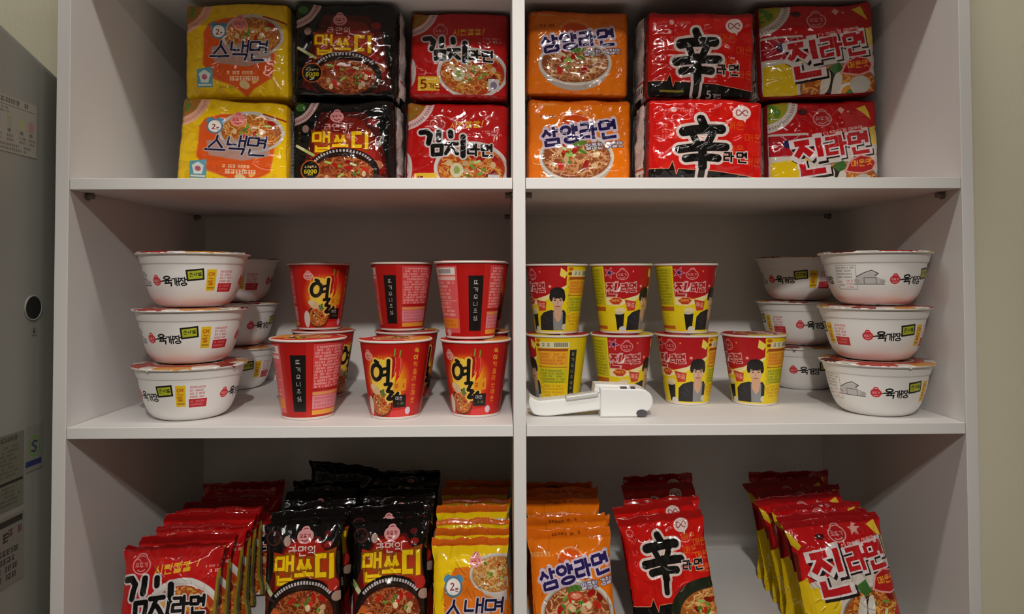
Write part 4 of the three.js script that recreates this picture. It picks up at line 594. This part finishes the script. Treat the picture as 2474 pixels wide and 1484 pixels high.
{ // the turned black bag at the back of its row, seal standing up
  const [w, h] = BAG.black, g = bagGeo(w * 1.12, h * 1.06, 0.026, 17.3, { flap: 0.8, skew: 0.1 });
  const t = thing('noodle_bag', 'black noodle bag turned plain side out, its crumpled seal standing highest', 'noodles');
  part('printed_front', g.back, KIND.black.bag, t); part('back', g.front, KIND.black.back, t); part('top_seal', g.top, KIND.black.back, t); part('bottom_seal', g.bottom, KIND.black.back, t);
  t.position.set(-0.345, S3 + 0.006, -0.305); t.rotation.set(-7 * D2R, -6 * D2R, -5 * D2R, 'YXZ');
}

// ------------------------------------------------------------------ cups on the middle shelf
const S2 = TOPS[2];
const cupLid = (() => { const pts = [[0.0001, 0.1105], [0.03, 0.1103], [0.05, 0.1098], [0.0546, 0.1098], [0.0556, 0.1086]].map(([a, b]) => new THREE.Vector2(a, b)); const g = new THREE.LatheGeometry(pts, 56); const p = g.attributes.position, uv = g.attributes.uv; for (let i = 0; i < p.count; i++) { const a = Math.atan2(p.getX(i), p.getZ(i)), r = Math.hypot(p.getX(i), p.getZ(i)); p.setY(i, p.getY(i) + 0.0007 * Math.sin(a * 5 + 1) * r / 0.055); uv.setXY(i, 0.5 + p.getX(i) / 0.114, 0.5 - p.getZ(i) / 0.114); } g.computeVertexNormals(); return g; })();
const cupBody = (() => { const pts = []; for (let i = 0; i <= 14; i++) pts.push(new THREE.Vector2(0.0375 + 0.0162 * (i / 14), 0.0035 + 0.1045 * i / 14)); return new THREE.LatheGeometry(pts, 72, Math.PI); })();
const cupFoot = new THREE.LatheGeometry([[0.0001, 0.003], [0.034, 0.003], [0.0345, 0], [0.0368, 0], [0.0376, 0.0012], [0.0376, 0.0036]].map(([a, b]) => new THREE.Vector2(a, b)), 56);
const cupRim = new THREE.TorusGeometry(0.0546, 0.0017, 10, 72); cupRim.rotateX(Math.PI / 2); cupRim.translate(0, 0.1082, 0);
const cupMats = { red: [new THREE.MeshPhysicalMaterial({ map: redCupTex, roughness: 0.34 }), new THREE.MeshPhysicalMaterial({ map: cupLidTex(true), roughness: 0.4 })], yellow: [new THREE.MeshPhysicalMaterial({ map: yellowCupTex, roughness: 0.34 }), new THREE.MeshPhysicalMaterial({ map: cupLidTex(false), roughness: 0.4 })] };
const cupProto = {};
function cup(kind, label, group, x, y, z, rot, s = 1) {
  let t = cupProto[kind];
  if (!t) { t = cupProto[kind] = thing('noodle_cup', label, 'noodles', group); const [b, l] = cupMats[kind]; part('printed_body', cupBody, b, t); part('foot', cupFoot, M.paper, t); part('rim', cupRim, M.paper, t); part('lid', cupLid, l, t); }
  else t = copyOf(t, 'noodle_cup', label, group);
  t.position.set(x, y + 0.0003, z); t.rotation.set(0, rot * D2R + facing(x, z), 0); t.scale.set(s, s * (kind === 'red' ? 1.065 : 1.094), s);
}
const RG = 'red noodle cups on the middle shelf', YG = 'yellow noodle cups on the middle shelf', CH = 0.1185;
cup('red', 'red noodle cup showing its pink ingredients panel, front cup beside the white bowls', RG, -0.321, S2, -0.079, 142, 1.02);
cup('red', 'red noodle cup behind the pink-panelled cup, under the cup with the flaming black character', RG, -0.345, S2, -0.262, 60);
cup('red', 'red noodle cup with flaming black character, perched on the rear cup nearest the white bowls', RG, -0.353, S2 + CH, -0.262, 6);
cup('red', 'red noodle cup with flaming black character, middle of the three front red cups', RG, -0.188, S2, -0.079, -24, 1.0);
cup('red', 'red noodle cup half hidden behind the middle front cup, carrying another on top', RG, -0.192, S2, -0.235, 40);
cup('red', 'red noodle cup stacked in the middle showing its ingredients panel and black strip', RG, -0.201, S2 + CH, -0.235, 134);
cup('red', 'red noodle cup with flaming character, front cup nearest the divider', RG, -0.066, S2, -0.09, -24, 0.985);
cup('red', 'red noodle cup showing barcode and black strip, stacked in front nearest the divider', RG, -0.074, S2 + CH - 0.0015, -0.088, 169, 1.0);
cup('red', 'red noodle cup behind the front cup nearest the divider, bottom of the rear pair', RG, -0.068, S2, -0.225, 30);
cup('red', 'red noodle cup tucked behind the barcode cup, top of the rear pair', RG, -0.067, S2 + CH, -0.225, 20);
const YS = 0.955, YH = 0.1112 * YS * 1.094;
cup('yellow', 'yellow noodle cup turned to its barcode and ingredients, behind the white handheld device', YG, 0.0675, S2, -0.186, -124, YS);
cup('yellow', 'yellow noodle cup with red field, in the lower row partly hidden by the white device', YG, 0.1765, S2, -0.184, 7, YS);
cup('yellow', 'yellow noodle cup with red field and man at its edge, third in the lower row', YG, 0.2855, S2, -0.178, -36, YS);
cup('yellow', 'yellow noodle cup showing the man in black jacket, alone without a cup on top', YG, 0.395, S2, -0.168, -57, YS);
cup('yellow', 'yellow noodle cup showing the man in black jacket, in the upper row against the divider', YG, 0.0665, S2 + YH, -0.184, -57, YS);
cup('yellow', 'yellow noodle cup with red field, middle of the three in the upper row', YG, 0.176, S2 + YH, -0.184, 0, YS);
cup('yellow', 'yellow noodle cup with red field, end of the upper row beside the gap', YG, 0.285, S2 + YH, -0.181, 10, YS);

// ------------------------------------------------------------------ bowls
const bowlProfile = [[0.0485, 0.0012], [0.055, 0.0048], [0.0625, 0.0135], [0.0688, 0.0280], [0.0738, 0.0455], [0.0768, 0.0615], [0.0778, 0.0640], [0.0792, 0.0655], [0.0812, 0.0725], [0.0832, 0.0795]];
const bowlBody = new THREE.LatheGeometry(new THREE.SplineCurve(bowlProfile.map(([a, b]) => new THREE.Vector2(a, b))).getPoints(36), 84, Math.PI);
{ const p = bowlBody.attributes.position, uv = bowlBody.attributes.uv; for (let i = 0; i < p.count; i++) uv.setY(i, p.getY(i) / 0.08); }
const bowlFoot = new THREE.LatheGeometry([[0.0001, 0.003], [0.043, 0.003], [0.0435, 0], [0.0465, 0], [0.0486, 0.0013]].map(([a, b]) => new THREE.Vector2(a, b)), 64);
const bowlRim = new THREE.LatheGeometry([[0.0828, 0.0778], [0.0860, 0.0780], [0.0874, 0.0795], [0.0868, 0.0810], [0.083, 0.0813]].map(([a, b]) => new THREE.Vector2(a, b)), 84);
function bowlLidGeo(seed) { const pts = [[0.0001, 0.0832], [0.03, 0.0832], [0.06, 0.083], [0.08, 0.0826], [0.0855, 0.0821], [0.0868, 0.0815], [0.0874, 0.0808]].map(([a, b]) => new THREE.Vector2(a, b)); const g = new THREE.LatheGeometry(pts, 96, Math.PI); const p = g.attributes.position, uv = g.attributes.uv;
  for (let i = 0; i < p.count; i++) { const x = p.getX(i), z = p.getZ(i), r = Math.hypot(x, z), a = Math.atan2(x, z), e = smooth(0.08, 0.0876, r), c = Math.cos(a), s = Math.sin(a); const n = noise(c * 3 + seed, s * 3, 2), m = noise(c * 9, s * 9, seed); p.setXYZ(i, x * (1 + e * 0.01 * m), p.getY(i) + e * (-0.0025 * Math.max(0, n) * (r > 0.0874 ? 2.2 : 0.2) + 0.0008 * m) + (1 - e) * 0.0005 * noise(x * 60, z * 60, seed), z * (1 + e * 0.01 * m)); uv.setXY(i, 0.5 + x / 0.18, 0.5 - z / 0.18); }
  g.computeVertexNormals(); return g; }
const lidMat = new THREE.MeshPhysicalMaterial({ map: lidTex, roughness: 0.16, bumpMap: bumpB, bumpScale: 0.0035 });
const bowlLids = [bowlLidGeo(1.3), bowlLidGeo(4.1), bowlLidGeo(8.8)];
const BG = 'white noodle bowls stacked at both ends of the middle shelf', BP = 0.0835;
let bowlProto = null;
function bowl(label, x, i, z, rot, s = 1) {
  let t = bowlProto;
  if (!t) { t = bowlProto = thing('noodle_bowl', label, 'noodles', BG); part('printed_body', bowlBody, M.foam, t); part('foot', bowlFoot, M.foamPlain, t); part('rim', bowlRim, M.foamPlain, t); part('lid', bowlLids[0], lidMat, t); }
  else { t = copyOf(t, 'noodle_bowl', label, BG); t.children[3].geometry = bowlLids[i % 3]; }
  t.position.set(x, S2 + 0.0003 + i * BP * s, z); t.rotation.set(0, rot * D2R + facing(x, z), 0); t.scale.set(s * 0.935, s * 0.985, s * 0.935);
}
const LV = ['bottom', 'middle', 'top'];
[['front stack by the left panel', -0.502, -0.086, [-78, -50, -47], [0, 0, 0.004], 1.0], ['rear stack behind the left front bowls', -0.541, -0.355, [-28, -97, -60], [0, 0.003, 0.002], 0.99], ['front stack by the right panel', 0.5545, -0.086, [0, -126, 24], [0, -0.003, 0], 0.995], ['rear stack behind the right front bowls', 0.546, -0.33, [-133, -120, -46], [0, -0.003, -0.003], 0.99]].forEach(([w, x, z, rots, dx, s]) => { for (let i = 0; i < 3; i++) bowl(`white lidded noodle bowl, ${LV[i]} of the ${w}`, x + dx[i], i, z, rots[i], s); });

// ------------------------------------------------------------------ the white handheld device lying in front of the yellow cups
{
  const t = thing('handheld_device', 'white plastic handheld device with a thick head, lying in front of the yellow cups', 'device');
  t.position.set(0.0165, S2 + 0.0004, -0.05);
  const bev = { bevelEnabled: true, bevelSize: 0.003, bevelThickness: 0.003, bevelSegments: 4, curveSegments: 14 };
  const head = new THREE.Shape(); head.moveTo(0.108, 0.003); head.lineTo(0.158, 0.003); head.quadraticCurveTo(0.160, 0.010, 0.168, 0.0095); head.quadraticCurveTo(0.181, 0.0105, 0.181, 0.024); head.quadraticCurveTo(0.180, 0.036, 0.165, 0.039); head.lineTo(0.108, 0.0405); head.closePath();
  const hg = new THREE.ExtrudeGeometry(head, { depth: 0.042, ...bev }); hg.translate(0, 0, -0.045); part('head', hg, M.white, t);
  const cap = new THREE.Shape(); cap.moveTo(0.098, 0.034); cap.lineTo(0.150, 0.0425); cap.lineTo(0.150, 0.0445); cap.lineTo(0.100, 0.046); cap.closePath();
  const cg = new THREE.ExtrudeGeometry(cap, { depth: 0.03, bevelEnabled: true, bevelSize: 0.001, bevelThickness: 0.001, bevelSegments: 2 }); cg.translate(0, 0, -0.046); part('top_cover', cg, M.white, t);
  const han = new THREE.Shape(); han.moveTo(0.006, 0.0065); han.quadraticCurveTo(0.012, 0.003, 0.03, 0.0038); han.lineTo(0.112, 0.0135); han.lineTo(0.112, 0.0335); han.quadraticCurveTo(0.10, 0.0285, 0.08, 0.0265); han.lineTo(0.012, 0.0205); han.quadraticCurveTo(0.004, 0.0235, 0.0005, 0.0265); han.quadraticCurveTo(-0.002, 0.0165, 0.006, 0.0065);
  const ng = new THREE.ExtrudeGeometry(han, { depth: 0.026, ...bev }); ng.translate(0.001, 0, -0.036); part('handle', ng, M.white, t);
  const grip = new RoundedBoxGeometry(0.05, 0.008, 0.018, 3, 0.003); grip.rotateZ(0.13); grip.translate(0.078, 0.0305, -0.012); part('grip_insert', grip, M.insert, t);
  for (const [x, w] of [[0.134, 0.010], [0.148, 0.007]]) { const b = new RoundedBoxGeometry(w, 0.0015, 0.006, 2, 0.0006); b.rotateX(0.35); b.translate(x + 0.006, 0.0432, -0.004); part('button', b, M.mark, t); }
  const port = new THREE.CylinderGeometry(0.0055, 0.0055, 0.004, 20); port.scale(1.5, 1, 1); port.rotateX(Math.PI / 2); port.translate(0.1665, 0.0060, -0.0017); part('trigger', port, M.mark, t);
}

renderer.render(scene, camera);
